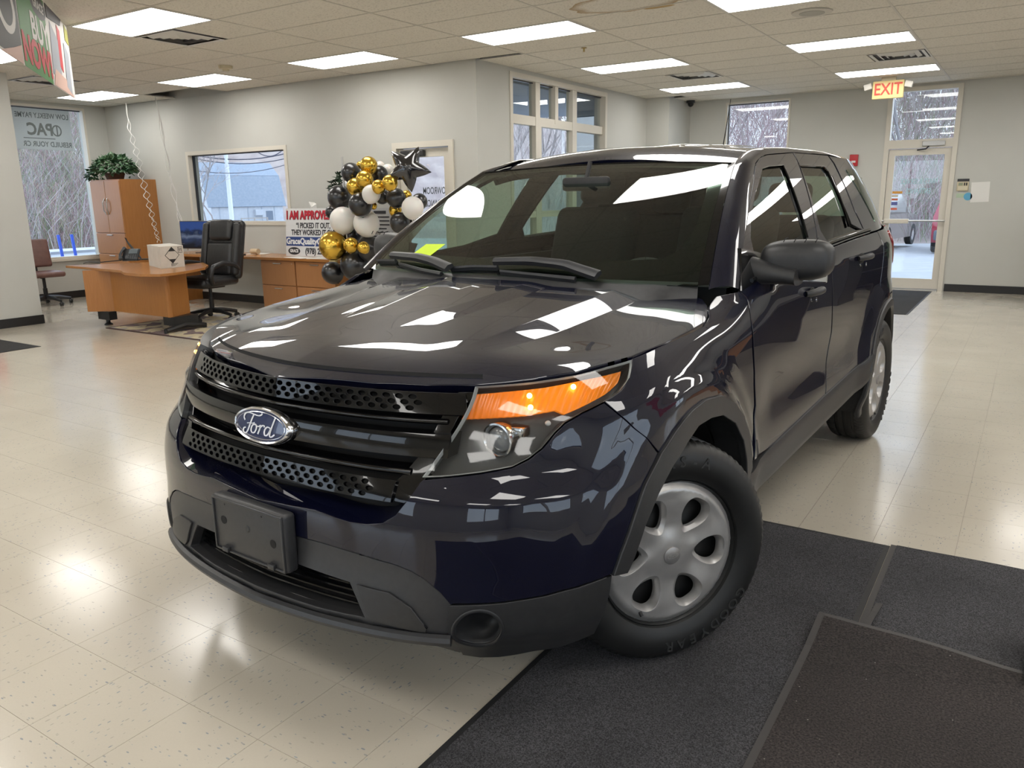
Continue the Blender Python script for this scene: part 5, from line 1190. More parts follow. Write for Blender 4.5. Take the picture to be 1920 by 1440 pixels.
floor_mat('floor_mat', 4.39, 6.0, -6.4, -3.335, .0075, cbrown, 'worn dark brown mat overlapping the two charcoal mats in the corner', .022, edge, .008, lift=lambda x, y: .030*math.exp(-((x-4.39)/.22)**2-((y+3.335)/.16)**2)+.012*math.exp(-((x-4.75)/.2)**2-((y+3.335)/.12)**2))
b = MB(); P = [onz(1643, 1130, .012), onz(1634, 1145, .022), onz(1622, 1163, .026), onz(1612, 1186, .012)]; V = []
for p in P: V += [p, p+np.array([.022, .004, .002])]
b.add(V+[v-np.array([0, 0, .003]) for v in V], [(2*i, 2*i+1, 2*i+3, 2*i+2) for i in range(3)]+[(8+2*i, 8+2*i+1, 8+2*i+3, 8+2*i+2) for i in range(3)]); props(b.build('torn_strip', edge), 'torn grey rubber edging strip curling between the mats', 'strip')
floor_mat('floor_mat', -5.9, -3.79, -3.4, -1.80, .0, cblack, 'black mat on the tiles at the left edge beside the column', .015, edged)
floor_mat('floor_mat', 2.55, 3.70, 4.60, 7.30, .0, cblack, 'black mat in front of the far glass door', .02, edged)
rugm = mat('rug_pattern', (.3, .25, .2), .95); t = NT(rugm); p = t.coord(); n1 = t.noise(p, 3.2, 2); v = t.add('TexVoronoi', i_Scale=9.); t.link(p, v.inputs['Vector']); c1 = t.ramp(n1, [(.40, (.16, .12, .12)), (.45, (.46, .40, .27)), (.56, (.42, .36, .24)), (.60, (.30, .29, .28))], 'CONSTANT'); t.base(t.mix(t.ramp(v.outputs['Distance'], [(.16, (1,)*3), (.22, (0,)*3)]), c1, (.10, .06, .055)))
R_ = empty('area_rug', (-3.28, .05, 0), 0, 'brown and cream patterned rug under the desk', 'rug'); MB().box(-1.05, 1.05, -.77, .77, 0, .007).build('rug_pile', rugm, R_)
for q in ((-1.08, 1.08, -.80, -.77), (-1.08, 1.08, .77, .80), (-1.08, -1.05, -.77, .77), (1.05, 1.08, -.77, .77)): MB().box(*q, 0, .008).build('rug_binding', mat('rug_edge', (.05, .025, .025), .9), R_)
# ---- L desk with bow front
DZ = .705
desk = empty('desk', (-4.0, -.4, .009), 0, 'cherry wood peninsula desk with curved top in front of the office window', 'desk')
def dl(P): return P-np.array([-4., -.4, 0])
top_px = [(123, 498), (150, 500), (226, 507), (232, 511), (262, 514), (300, 514), (330, 511), (362, 506), (385, 501), (391, 497), (380, 492), (352, 489)]
tp = [dl(onz(x, y, DZ))[:2] for x, y in top_px]; tp = [tuple(p) for p in tp]+[(-.25, .62), (-.80, .62), (-1.0, .40)]
b = MB(); b.prism(tp, DZ-.037, DZ-.009); b.build('desk_top', wdx, desk)
A, B_, C_, D_ = [dl(onz(x, y, .17)) for x, y in ((165, 586), (197, 586), (320, 597), (357, 588))]
def panel2(a, c, nm, th=.03, z0=.17, z1=DZ-.037, m=wd):
    d = (c-a)[:2]; n = np.array([-d[1], d[0]])/np.linalg.norm(d)*th; b = MB(); b.prism([tuple(a[:2]), tuple(c[:2]), tuple(c[:2]+n), tuple(a[:2]+n)], z0, z1); return b.build(nm, m, desk)
B_ = B_*0+dl(np.array([-4.45, -.56, .17])); panel2(A, B_, 'end_panel'); panel2(B_, C_, 'modesty_panel'); panel2(C_, D_, 'end_panel')
panel2(A+np.array([.02, .02, 0]), A+np.array([.14, .48, 0]), 'end_panel')
for c, s in ((A*.5+B_*.5+np.array([.02, .06, 0]), 0), ): MB().box(c[0]-.12, c[0]+.12, c[1]-.05, c[1]+.05, .07, .17).build('leg_box', blk, desk); b = MB(); b.lathe([(.025, .03), (.025, .09)], 10, 'z', c*[1, 1, 0]); b.lathe([(.05, .0), (.05, .012), (.02, .035)], 12, 'z', c*[1, 1, 0]); b.build('leveller_foot', blk, desk, True)
c = (C_+D_)/2; MB().box(c[0]-.10, c[0]+.10, c[1]-.16, c[1]+.16, .07, .17).build('leg_box', blk, desk)
f0, f1 = dl(onz(312, 622, .03)), dl(onz(384, 610, .03)); b = MB(); b.tube([f0, (f0+f1)/2+np.array([0, 0, .035]), f1], [.03, .035, .028], 8); b.build('foot_bar', blk, desk, True)
for f in (f0, f1): b = MB(); b.lathe([(.025, 0), (.025, .05)], 10, 'z', (f[0], f[1], 0)); b.build('leveller_foot', blk, desk, True)
# ---- carton on the desk
p1, p2, p3 = onz(303, 504, DZ), onz(347, 500, DZ), onz(280, 498, DZ); ex = (p2-p1); wbx = np.linalg.norm(ex); ey = (p3-p1); dbx = np.linalg.norm(ey); az = math.atan2(ex[1], ex[0])
bxm = noisy('white_cardboard', (.56, .52, .46), (.63, .60, .54), 9, .75); prnt = mat('black_print', (.02, .02, .02), .7)
BX = empty('carton', p1, az, 'white cardboard carton with a black hazard diamond on the desk', 'box')
ang_ = math.atan2(ey[1], ey[0])-az; dx_, dy_ = dbx*math.cos(ang_), dbx*math.sin(ang_); hb = .255
b = MB(); b.prism([(0, 0), (wbx, 0), (wbx+dx_, dy_), (dx_, dy_)], .001, hb); b.build('carton_body', bxm, BX)
def fl(pts, nm, m=prnt, y=-.002): MB().prism([(x, z) for x, z in pts], y, y+.0015, 'y').build(nm, m, BX)
def rhomb(cx, cz, r): return [(cx-r, cz), (cx, cz-r), (cx+r, cz), (cx, cz+r)]
cx_, cz_ = wbx*.50, hb*.58; fl(rhomb(cx_, cz_, .098), 'hazard_diamond'); fl(rhomb(cx_, cz_, .089), 'diamond_field', bxm, -.003)
fl([(cx_-.045, cz_+.046), (cx_+.045, cz_+.046), (cx_, cz_+.090)], 'diamond_corner', prnt, -.004); fl([(cx_, cz_-.090), (cx_+.045, cz_-.046), (cx_-.045, cz_-.046)], 'diamond_corner', prnt, -.004)
fl([(wbx-.075, hb-.085), (wbx-.015, hb-.085), (wbx-.015, hb-.015), (wbx-.075, hb-.015)], 'arrow_label'); fl([(wbx-.070, hb-.080), (wbx-.020, hb-.080), (wbx-.020, hb-.020), (wbx-.070, hb-.020)], 'arrow_field', bxm, -.003)
for k in (0, 1): x = wbx-.056+.022*k; fl([(x-.003, hb-.070), (x+.003, hb-.070), (x+.003, hb-.045), (x+.008, hb-.045), (x, hb-.026), (x-.008, hb-.045), (x-.003, hb-.045)], 'arrow_mark', prnt, -.0045)
for k in range(3): fl([(wbx*.42, .045-.012*k), (wbx*(.72-.06*k), .045-.012*k), (wbx*(.72-.06*k), .050-.012*k), (wbx*.42, .050-.012*k)], 'print_line')
MB().box(.0, wbx+dx_, dy_*.5-.0, dy_*.5+.002, hb, hb+.001).build('flap_seam', mat('tape', (.5, .46, .38), .5), BX)
# ---- desk telephone
pp_ = onz(246, 489, DZ); PH = empty('desk_phone', pp_, math.radians(35), 'black desk telephone with corded handset on the desk', 'telephone')
b = MB(); b.rbox(-.11, .11, -.09, .09, -.012, .012, .01); b.xf(Matrix.Translation((0, .02, .085)) @ Matrix.Rotation(math.radians(48), 4, 'X')); b.build('phone_body', blkp, PH, True)
b = MB(); b.rbox(-.10, .10, -.05, .10, 0, .02, .008); b.build('phone_foot', blkp, PH, True)
b = MB(); b.tube([(-.10, -.075, .03), (-.115, -.05, .085), (-.115, .03, .135), (-.10, .08, .16)], [.030, .018, .018, .030], 10); b.build('handset', blkp, PH, True)
b = MB(); b.rbox(-.03, .085, .0, .075, .012, .016, .003); b.xf(Matrix.Translation((0, .02, .085)) @ Matrix.Rotation(math.radians(48), 4, 'X')); b.build('phone_screen', mat('lcd_grey', (.12, .14, .15), .2), PH)
b = MB(); 
for i in range(12): b.rbox(-.03+.03*(i % 4), -.012+.03*(i % 4), -.075+.022*(i//4), -.06+.022*(i//4), .012, .017, .003)
b.xf(Matrix.Translation((0, .02, .085)) @ Matrix.Rotation(math.radians(48), 4, 'X')); props(b.build('keypad', mat('key_grey', (.06, .065, .07), .4), PH), kind='stuff')
q0 = onz(266, 487, DZ); LM = empty('curved_stand', q0, math.radians(40), 'black curved leaf shaped stand behind the desk telephone', 'stand')
b = MB(); V = []
for i in range(9):
    t = i/8; a = t*1.35; x = -.16*math.sin(a)*1.15; z = .30*t**.8; w_ = .055*math.sin(math.pi*min(1, t*.9+.12))**.7
    V += [(x, -w_, z), (x-.012, 0, z+.008), (x, w_, z), (x+.012, 0, z-.006)]
b.add(V, [(4*i+j, 4*i+(j+1) % 4, 4*i+4+(j+1) % 4, 4*i+4+j) for i in range(8) for j in range(4)]); b.build('curved_blade', blkp, LM, True); b = MB(); b.rbox(-.07, .09, -.06, .06, 0, .015, .006); b.build('stand_base', blkp, LM, True)
P = [onz(157, 494, DZ+.006), onz(165, 491, DZ+.008), onz(185, 492, DZ+.006), onz(205, 490, DZ+.006), onz(228, 488, DZ+.006)]; b = MB(); b.tube(resample(P, 16), .006, 6); props(b.build('phone_cord', blkp), 'thin black cord lying on the desk top', 'cord')
# ---- worktop and drawer cabinets along the window wall
props(MB().rbox(-5.95, -2.10, 1.14, YA-.001, .70, .735, .004).build('worktop', wdx), 'long cherry wood worktop under the office window', 'worktop')
MB().box(-5.93, -5.90, 1.18, YA-.001, 0, .70).build('worktop_leg', wd, bpy.data.objects['worktop'])
for i, (x0, x1, l) in enumerate(((-3.84, -3.17, 'two-drawer wooden file cabinet left, behind the leather chair'), (-3.165, -2.45, 'two-drawer wooden file cabinet half hidden by the balloons'))):
    F_ = empty('file_cabinet', ((x0+x1)/2, 1.46, 0), 0, l, 'cabinet', 'wooden file cabinets'); h_ = (x1-x0)/2-.002
    MB().box(-h_, h_, -.24, .285, .0, .698).build('cabinet_body', wd, F_)
    for z0, z1 in ((.03, .36), (.37, .69)):
        MB().rbox(-h_+.006, h_-.006, -.262, -.241, z0, z1, .003).build('drawer_front', wdl, F_); d = F_.children[-1]; MB().rbox(-.075, .075, -.278, -.262, z1-.042, z1-.030, .003).build('drawer_pull', nick, d)
    b = MB(); b.lathe([(.006, -.263), (.001, -.265)], 10, 'y', (h_-.06, 0, .655)); b.build('cabinet_lock', nick, F_)
# papers
for (px, py, s, a, l) in ((485, 476, .16, .3, 'stack of papers on the worktop left of the approved sign'), (560, 483, .20, -.2, 'loose white papers in front of the approved sign'), (588, 486, .16, .15, 'white sheet of paper beside the gold balloon')):
    p = onz(px, py, .7355); o = MB().box(-s, s, -.105, .105, 0, .006 if s < .2 else .002).build('paper_stack', paper); o.location = (p[0], max(p[1], 1.27), .7355); o.rotation_euler = (0, 0, a); props(o, l, 'paper')
p = onz(520, 471, .75); o = MB(); o.tube([(-.07, 0, 0), (.07, 0, 0)], .038, 14); o = o.build('paper_roll', mat('kraft_roll', (.60, .46, .30), .7), None, True); o.location = (p[0]+.05, 1.50, .775); props(o, 'small tan paper roll on the worktop left of the sign', 'roll')
# ---- monitor
m0, m1 = ony(352, 417, 1.50), ony(418, 417, 1.50); cxm = (m0[0]+m1[0])/2; MO = empty('monitor', (cxm, 1.46, .735), math.radians(14), 'black computer monitor showing a blue landscape behind the leather chair', 'monitor')
wm = (m1[0]-m0[0])/2; MB().rbox(-wm, wm, -.018, .018, .06, .46, .008).build('monitor_case', blkp, MO, True)
scm = mat('screen_picture', (.0, .0, .0), .25); t = NT(scm); co = t.coord('Generated'); sx_ = t.add('SeparateXYZ'); t.link(co, sx_.inputs[0]); nz_ = t.noise(co, 5, 4); ad = t.add('Math', operation='ADD'); t.link(sx_.outputs['Z'], ad.inputs[0]); sc2 = t.add('Math', operation='MULTIPLY', i_1=.5); t.link(nz_, sc2.inputs[0]); t.link(sc2.outputs[0], ad.inputs[1])
cl = t.ramp(ad.outputs[0], [(.35, (.005, .005, .012)), (.55, (.03, .05, .12)), (.70, (.16, .20, .30)), (.85, (.01, .02, .06)), (1., (.03, .08, .30))]); t.link(cl, t.b.inputs['Emission Color']); t.b.inputs['Emission Strength'].default_value = .6
MB().box(-wm+.012, wm-.012, -.0195, -.018, .075, .45).build('monitor_screen', scm, MO); MB().rbox(-.03, .03, -.01, .03, .005, .10, .006).build('monitor_neck', blkp, MO); MB().rbox(-.12, .12, -.08, .09, 0, .012, .006).build('monitor_base', blkp, MO)
p = onz(362, 483, .737); o = MB().rbox(-.2, .2, -.07, .07, 0, .02, .006).build('keyboard', blkp); o.location = (p[0]+.1, 1.26, .736); props(o, 'black keyboard on the worktop in front of the monitor', 'keyboard')
# ---- tall wardrobe cabinet
cx0, cx1, cy0, ch = -7.58, -6.80, 1.13, 1.82
CB = empty('storage_cabinet', ((cx0+cx1)/2, cy0, 0), 0, 'tall cherry wood cabinet with doors and drawers in the corner', 'cabinet'); hw_ = (cx1-cx0)/2
MB().box(-hw_, hw_, .02, YA-cy0-.001, 0, ch).build('cabinet_body', wd, CB)
zs_ = [(1.02, 1.80), (.70, 1.01), (.38, .69), (.05, .37)]
for s in (-1, 1):
    MB().rbox(*sorted((s*.004, s*(hw_-.003))), 0, .02, zs_[0][0], zs_[0][1], .003).build('cabinet_door', wdl, CB); d = CB.children[-1]
    b = MB(); b.tube([(s*.03, -.002, 1.30), (s*.05, -.028, 1.36), (s*.05, -.028, 1.48), (s*.03, -.002, 1.54)], .009, 8); b.build('bow_handle', nick, d, True)
for z0, z1 in zs_[1:]: MB().rbox(-hw_+.003, hw_-.003, 0, .02, z0, z1, .003).build('drawer_front', wdl, CB); d = CB.children[-1]; MB().rbox(-.075, .075, -.018, 0, z1-.03, z1-.016, .003).build('drawer_pull', nick, d)
# ---- leafy plants
def leaf_cloud(n, c, rad, L, seed, flat=.7, droop=.3):
    r = random.Random(seed); b = MB()
    for i in range(n):
        d = np.array([r.gauss(0, 1), r.gauss(0, 1), abs(r.gauss(0, .9))-.15]); d /= np.linalg.norm(d); p = np.array(c)+d*np.array(rad)*r.uniform(.55, 1.)**.5
        t = d+np.array([r.gauss(0, .5), r.gauss(0, .5), r.gauss(-droop, .4)]); t /= np.linalg.norm(t); s = np.cross(t, (r.gauss(0, .3), r.gauss(0, .3), 1)); s /= np.linalg.norm(s)+1e-9; u = np.cross(s, t); l = L*r.uniform(.6, 1.1); w_ = l*.34
        b.add([p, p+t*l*.45+s*w_-u*l*.06, p+t*l-u*l*.15, p+t*l*.45-s*w_-u*l*.06, p+t*l*.45+u*l*.05], [(0, 1, 4), (1, 2, 4), (2, 3, 4), (3, 0, 4)])
    return b
lf1 = noisy('leaf_green', (.012, .075, .028), (.10, .17, .085), 9, .45); lf2 = noisy('leaf_dark', (.008, .028, .012), (.03, .06, .03), 12, .5)
PT = empty('potted_plant', (-7.25, 1.36, ch), 0, 'bushy green trailing plant on top of the tall cabinet', 'plant')
b = MB(); b.lathe([(.001, .003), (.12, .003), (.15, .10), (.14, .10), (.001, .09)], 20); b.build('plant_pot', mat('basket_brown', (.10, .045, .025), .8), PT, True)
props(leaf_cloud(620, (0, 0, .15), (.42, .25, .21), .095, 5).build('foliage', lf1, PT), kind='stuff'); b = leaf_cloud(60, (-.40, -.10, .05), (.10, .12, .12), .09, 8, droop=.8); props(b.build('trailing_leaves', lf1, PT), kind='stuff')
PT2 = empty('potted_plant', (-2.50, 1.55, .735), 0, 'dark green leafy plant behind the balloon garland', 'plant')
b = MB(); b.lathe([(.001, .0), (.06, .0), (.09, .42), (.075, .42), (.001, .40)], 18); b.build('plant_vase', blkp, PT2, True); b = MB()
for i in range(7): b.tube([(0, 0, .40), (.04*math.cos(i), .02*math.sin(i), .65), (.14*math.cos(i), .06*math.sin(i), .95)], .006, 5)
b.build('plant_stem', lf2, PT2); props(leaf_cloud(260, (-.02, -.03, .86), (.22, .05, .20), .085, 12).build('foliage', lf2, PT2), kind='stuff')
# ---- leather executive chair
def chair_base(C, m=blk, r=.31, pole=.44):
    b = MB(); b.lathe([(.03, .10), (.03, pole*.6), (.022, pole*.6), (.022, pole)], 14); b.build('gas_lift', blk, C, True)
    for i in range(5):
        a = 2*math.pi*i/5+.3; e = (r*math.cos(a), r*math.sin(a)); b = MB(); b.tube([(0, 0, .12), (e[0]*.5, e[1]*.5, .11), (e[0], e[1], .075)], [.034, .026, .020], 8); b.build('base_leg', m, C, True); L_ = C.children[-1]
        b = MB(); b.lathe([(.001, -.022), (.028, -.022), (.030, -.008), (.022, 0), (.030, .008), (.028, .022), (.001, .022)], 14, 'y', (e[0], e[1], .030)); b.tube([(e[0], e[1], .03), (e[0], e[1], .08)], .010, 6); b.build('caster', blkp, L_, True)
fx_ = onz(400, 600, 0); CH = empty('office_chair', (fx_[0], fx_[1], .009), math.radians(-84), 'black leather executive chair behind the cherry wood desk', 'chair')
chair_base(CH, blk, .32, .46)
def cushion(nm, x0, x1, y0, y1, z0, z1, r, tilt=0, at=(0, 0, 0), par=None, m=leather):
    b = MB(); b.rbox(x0, x1, y0, y1, z0, z1, r, 4); b.xf(Matrix.Translation(at) @ Matrix.Rotation(tilt, 4, 'Y')); return b.build(nm, m, par, True, 70)
cushion('seat', -.26, .30, -.27, .27, .43, .55, .06, 0, (0, 0, 0), CH); cushion('seat_front_roll', .20, .34, -.26, .26, .42, .53, .05, 0, (0, 0, 0), CH)
tl = math.radians(-12); at = (-.20, 0, .50)
cushion('backrest', -.07, .05, -.32, .32, .0, .74, .09, tl, at, CH); BK = CH.children[-1]
cushion('lumbar_pad', -.02, .085, -.22, .22, .03, .46, .05, tl, at, BK); cushion('headrest_pad', -.01, .10, -.19, .19, .47, .74, .06, tl, at, BK)
for s in (-1, 1): cushion('side_bolster', -.02, .09, *sorted((s*.215, s*.315)), .04, .70, .04, tl, at, BK)
for s in (-1, 1):
    b = MB(); b.tube(resample([(.20, s*.27, .48), (.26, s*.31, .56), (.22, s*.32, .68), (.05, s*.32, .72), (-.14, s*.31, .69), (-.22, s*.29, .62)], 18), .030, 10); b.build('armrest', blkp, CH, True)
MB().rbox(-.14, .14, -.12, .12, .40, .44, .01).build('seat_plate', blk, CH)
# ---- brown task chair behind the column
p = onz(108, 568, 0); C2 = empty('office_chair', (-7.37, .12, 0), math.radians(-10), 'brown task chair partly hidden behind the left column', 'chair'); lb = noisy('brown_vinyl', (.12, .055, .045), (.16, .075, .06), 14, .45)
chair_base(C2, blkp, .33, .42); b = MB(); b.rbox(-.22, .25, -.24, .24, .42, .50, .035, 3); b.build('seat', lb, C2, True, 60); b = MB(); b.rbox(-.03, .03, -.22, .22, 0, .42, .03, 3); b.xf(Matrix.Translation((-.24, 0, .55)) @ Matrix.Rotation(math.radians(-12), 4, 'Y')); b.build('backrest', lb, C2, True, 60); b = MB(); b.tube([(-.1, 0, .40), (-.25, 0, .42), (-.28, 0, .60)], .018, 8); b.build('back_bar', blkp, C2, True)
# ---- the approved sign
sgm = mat('sign_white', (.68, .68, .68), .45); redt = mat('sign_red', (.50, .012, .03), .45); blut = mat('sign_blue', (.025, .055, .20), .45); dkt = mat('sign_dark', (.02, .02, .025), .5)
s0 = ony(528, 393, 1.42); sw = 1.16; SG = empty('sign_board', (s0[0]+sw/2, 1.44, .737), 0, 'white sign reading I AM APPROVED propped on the worktop', 'sign', None, (math.radians(-5), 0, 0)); sh = .625
MB().box(-sw/2, sw/2, -.004, .004, 0, sh).build('sign_panel', sgm, SG)
rot90 = (math.radians(90), 0, 0)
def stext(s, size, m, x, z, sx=1., bold=.0, align='LEFT', y=-.0055): return text('sign_lettering', s, size, m, SG, (x, y, z), rot90, .0006, align, sx, bold)
stext('I AM APPROVED!', .150, dkt, -sw/2+.020, sh-.095, .78, .007, y=-.005); stext('I AM APPROVED!', .150, redt, -sw/2+.014, sh-.090, .78, .006, y=-.0065)
stext('\u201cI PICKED IT OUT,', .098, dkt, -sw/2+.20, sh-.225, .80, .003); stext('THEY WORKED IT OUT!\u201d', .098, dkt, -sw/2+.11, sh-.315, .80, .003)
MB().box(-sw/2+.008, sw/2-.008, -.0055, -.004, sh-.49, sh-.37).build('blue_band', blut, SG); stext('GraceQualityCa', .112, mat('sign_letter_white', (.75, .75, .75), .5), -sw/2+.014, sh-.43, .95, .004, y=-.007)
b = MB(); V = [(0, -.0055, 0)]+[(.115*math.cos(a), -.0055, .050*math.sin(a)) for a in np.linspace(0, 2*math.pi, 32, endpoint=False)]; b.add([(v[0]-sw/2+.16, v[1], v[2]+.068) for v in V], [(0, i+1, (i+1) % 32+1) for i in range(32)]); b.build('oval_logo', dkt, SG); stext('GRACE', .055, sgm, -sw/2+.16, .068, .9, .003, 'CENTER', -.007); stext('(978) 228', .105, dkt, -sw/2+.37, .068, .9, .004)
# white tissue paper peeking over the sign
tp_ = ony(577, 390, 1.50); TB = empty('tissue_box', (tp_[0], 1.60, .735), 0, 'white tissue pulled from a box behind the sign', 'tissue box'); MB().rbox(-.06, .06, -.06, .06, 0, .60, .004).build('tissue_carton', paper, TB); b = MB(); b.add([(-.05, 0, .60), (.05, .01, .60), (.06, 0, .68), (.0, .02, .70), (-.07, -.01, .71), (0, -.03, .64)], [(0, 1, 5), (1, 2, 5), (2, 3, 5), (3, 4, 5), (4, 0, 5)]); b.build('tissue_sheet', paper, TB)
# second board with small print
a0_ = ony(693, 393, 1.52); SB = empty('sign_board', (a0_[0]+.17, 1.52, .737), 0, 'grey board of small print behind the balloon garland', 'sign'); MB().box(-.20, .20, -.004, .004, 0, .62).build('sign_panel', mat('board_grey', (.42, .42, .42), .5), SB)
for i in range(11): wln = .15 if i % 4 else .10; MB().box(-wln, wln, -.006, -.004, .55-.047*i, .566-.047*i+(.02 if i == 0 else 0)).build('print_line', dkt, SB)
bk = ony(737, 455, 1.30); b = MB(); n_ = 22; V = []
for z, r in ((0, .12), (.30, .15)): V += [(r*math.cos(2*math.pi*i/n_), r*math.sin(2*math.pi*i/n_), z) for i in range(n_)]
b.add(V, [(i, (i+1) % n_, n_+(i+1) % n_, n_+i) for i in range(n_)]); o = b.build('waste_basket', mat('basket_grey', (.42, .45, .48), .5), None, True); o.location = (bk[0], 1.42, .737); props(o, 'small grey basket on the worktop beside the car windscreen edge', 'basket')
# ---- balloon garland
gold = mat('gold_chrome_balloon', (.72, .46, .07), .20, .9); bblk = mat('black_balloon', (.010, .010, .012), .30, coat=.5, coat_r=.15); bwht = mat('white_balloon', (.76, .74, .70), .35, sub=.1); pale = mat('pale_gold_balloon', (.70, .55, .22), .3, .3)
bmesh_ = {}
def balloon_mesh(m):
    if m.name in bmesh_: return bmesh_[m.name]
    b = MB(); n = 14; V = []; mm = 24
    for i in range(n+1):
        a = math.pi*i/n; z = math.cos(a); r = math.sin(a)*(1 if z > 0 else 1-.10*z*z)
        for k in range(mm): V.append((max(r, 1e-4)*math.cos(2*math.pi*k/mm), max(r, 1e-4)*math.sin(2*math.pi*k/mm), z*(1 if z > 0 else 1.10)))
    b.add(V, [(i*mm+k, i*mm+(k+1) % mm, (i+1)*mm+(k+1) % mm, (i+1)*mm+k) for i in range(n) for k in range(mm)]); b.lathe([(.02, -1.09), (.05, -1.17), (.03, -1.18)], 8)
    o = b.build('balloon', m, None, True, 80); bmesh_[m.name] = o.data; bpy.data.objects.remove(o); return bmesh_[m.name]
BL = [(1005, 280, 60, 'g', .80, 'gold balloon at the very top of the garland'), (872, 335, 66, 'k', .88, 'black balloon just left of the topmost gold balloon'), (940, 277, 24, 'g', 1.02, 'sliver of gold balloon behind the topmost gold balloon'), (1090, 285, 32, 'w', 1.06, 'white balloon peeking out behind the topmost gold balloon'), (1085, 345, 58, 'k', .92, 'black balloon just right of and below the topmost gold balloon'),
      (975, 385, 60, 'g', .74, 'second gold balloon down from the top'), (905, 440, 60, 'g', .72, 'gold balloon third from the top, at left'), (1080, 440, 48, 'g', .76, 'small gold balloon beside the upper white balloon'), (1165, 410, 55, 'g', .84, 'gold balloon touching the star balloon'), (850, 432, 38, 'w', 1.00, 'white balloon peeking out left of the gold pair'),
      (785, 520, 80, 'k', .86, 'large black balloon at the left, next to the dark plant'), (943, 572, 82, 'k', .68, 'large black balloon in the middle of the garland'), (1025, 495, 64, 'w', .76, 'white balloon below the small gold balloon'), (1110, 515, 50, 'k', .94, 'black balloon behind the upper white balloon'), (1210, 525, 68, 'k', .88, 'black balloon directly below the star balloon'),
      (1290, 505, 36, 'g', .98, 'small gold balloon at the lower right of the star'), (1385, 552, 58, 'k', 1.04, 'black balloon behind the right-hand white balloon'), (1335, 597, 78, 'w', .84, 'white balloon farthest right in the garland'), (1205, 615, 45, 'g', .98, 'gold balloon squeezed above the lower right black balloon'), (1240, 708, 72, 'k', .84, 'black balloon at the bottom of the right branch'),
      (735, 632, 50, 'k', 1.00, 'black balloon at the left edge beside the sign lettering'), (813, 692, 92, 'w', .78, 'left of the two big white balloons'), (988, 715, 92, 'w', .84, 'right of the two big white balloons'), (880, 800, 62, 'k', .98, 'black balloon behind the gap of the two big white balloons'), (738, 880, 98, 'g', .74, 'largest gold balloon at the lower left'),
      (873, 878, 54, 'g', .70, 'middle small gold balloon beside the largest gold one'), (967, 897, 44, 'g', .70, 'smallest round gold balloon in front of the lower black balloons'), (1010, 900, 86, 'k', .90, 'black balloon at the lower right, next to the windscreen'), (900, 1025, 103, 'k', .78, 'largest black balloon at the bottom of the garland'), (735, 1085, 78, 'k', .92, 'lowest black balloon beside the hood'), (758, 1000, 45, 'p', .98, 'pale gold balloon under the largest gold one'),
      (1340, 692, 34, 'k', 1.02, 'sliver of black balloon behind the right branch'), (1150, 312, 38, 'w', 1.08, 'white balloon half hidden behind the star'), (1040, 582, 26, 'g', .90, 'sliver of gold balloon under the upper white balloon')]
BD = []
for X, Y, r, c, y, l in BL:
    px, py = 440+X/4, 240+Y/4; y = 1.01+(y-.85)*.9; v = ray(px, py); v /= np.linalg.norm(v); p = ony(px, py, y); BD.append([v, np.linalg.norm(p-CAM), r/4/F_PX/v.dot(_fw)*1.0])
for _ in range(90):          # push touching balloons apart along their lines of sight
    for i in range(len(BD)):
        for j in range(i):
            a, b_ = BD[i], BD[j]; ra, rb = a[1]*a[2], b_[1]*b_[2]
            if np.linalg.norm(a[0]*a[1]-b_[0]*b_[1]) < .97*(ra+rb):
                k = .010 if a[1] > b_[1] else -.010; a[1] += k; b_[1] -= k
for (X, Y, r, c, y, l), (v, d, k) in zip(BL, BD):
    R = d*k; o = link('balloon', balloon_mesh({'g': gold, 'k': bblk, 'w': bwht, 'p': pale}[c])); o.location = CAM+v*d; o.scale = (R, R, R); o.rotation_euler = (random.uniform(-.6, .6), random.uniform(-.6, .6), random.uniform(0, 6)); props(o, l, 'balloon', 'balloon garland')
# foil star
p = ony(440+1300/4, 240+303/4, .92); b = MB(); V = [(0, 0, .13), (0, 0, -.13)]; na = 40; nr = 7
for s in (1, -1):
    for j in range(1, nr+1):
        t = j/nr
        for k in range(na):
            a = 2*math.pi*k/na; u = abs(((a*5/(2*math.pi)) % 1)-.5)*2; rr = .135/(.135/.262+(1-.135/.262)*(1-u)); h = .13*math.sqrt(max(0, 1-t**2))*(1-.35*t*u); V.append((rr*t*math.cos(a), rr*t*math.sin(a), s*h))
Fs = []
for s in (0, 1):
    o0 = 2+s*nr*na; Fs += [(s, o0+k, o0+(k+1) % na) for k in range(na)]
    for j in range(nr-1): Fs += [(o0+j*na+k, o0+j*na+(k+1) % na, o0+(j+1)*na+(k+1) % na, o0+(j+1)*na+k) for k in range(na)]
b.add(V, Fs); o = b.build('star_balloon', mat('black_foil', (.012, .012, .014), .14, .0, coat=1., coat_r=.05), None, True, 120); o.location = p; props(o, 'shiny black foil star balloon at the right of the garland', 'balloon'); o.rotation_euler = (math.radians(82), math.radians(10), math.radians(30))
# garland stand
pb_ = ony(650, 470, 1.05); b = MB(); b.tube([(0, 0, .0), (0, 0, 1.95)], .012, 8); b.lathe([(.16, 0), (.16, .02), (.01, .03)], 20); o = b.build('garland_stand', alu, None, True); o.location = (pb_[0]+.05, 1.02, 0); props(o, 'thin metal pole inside the balloon garland', 'stand')
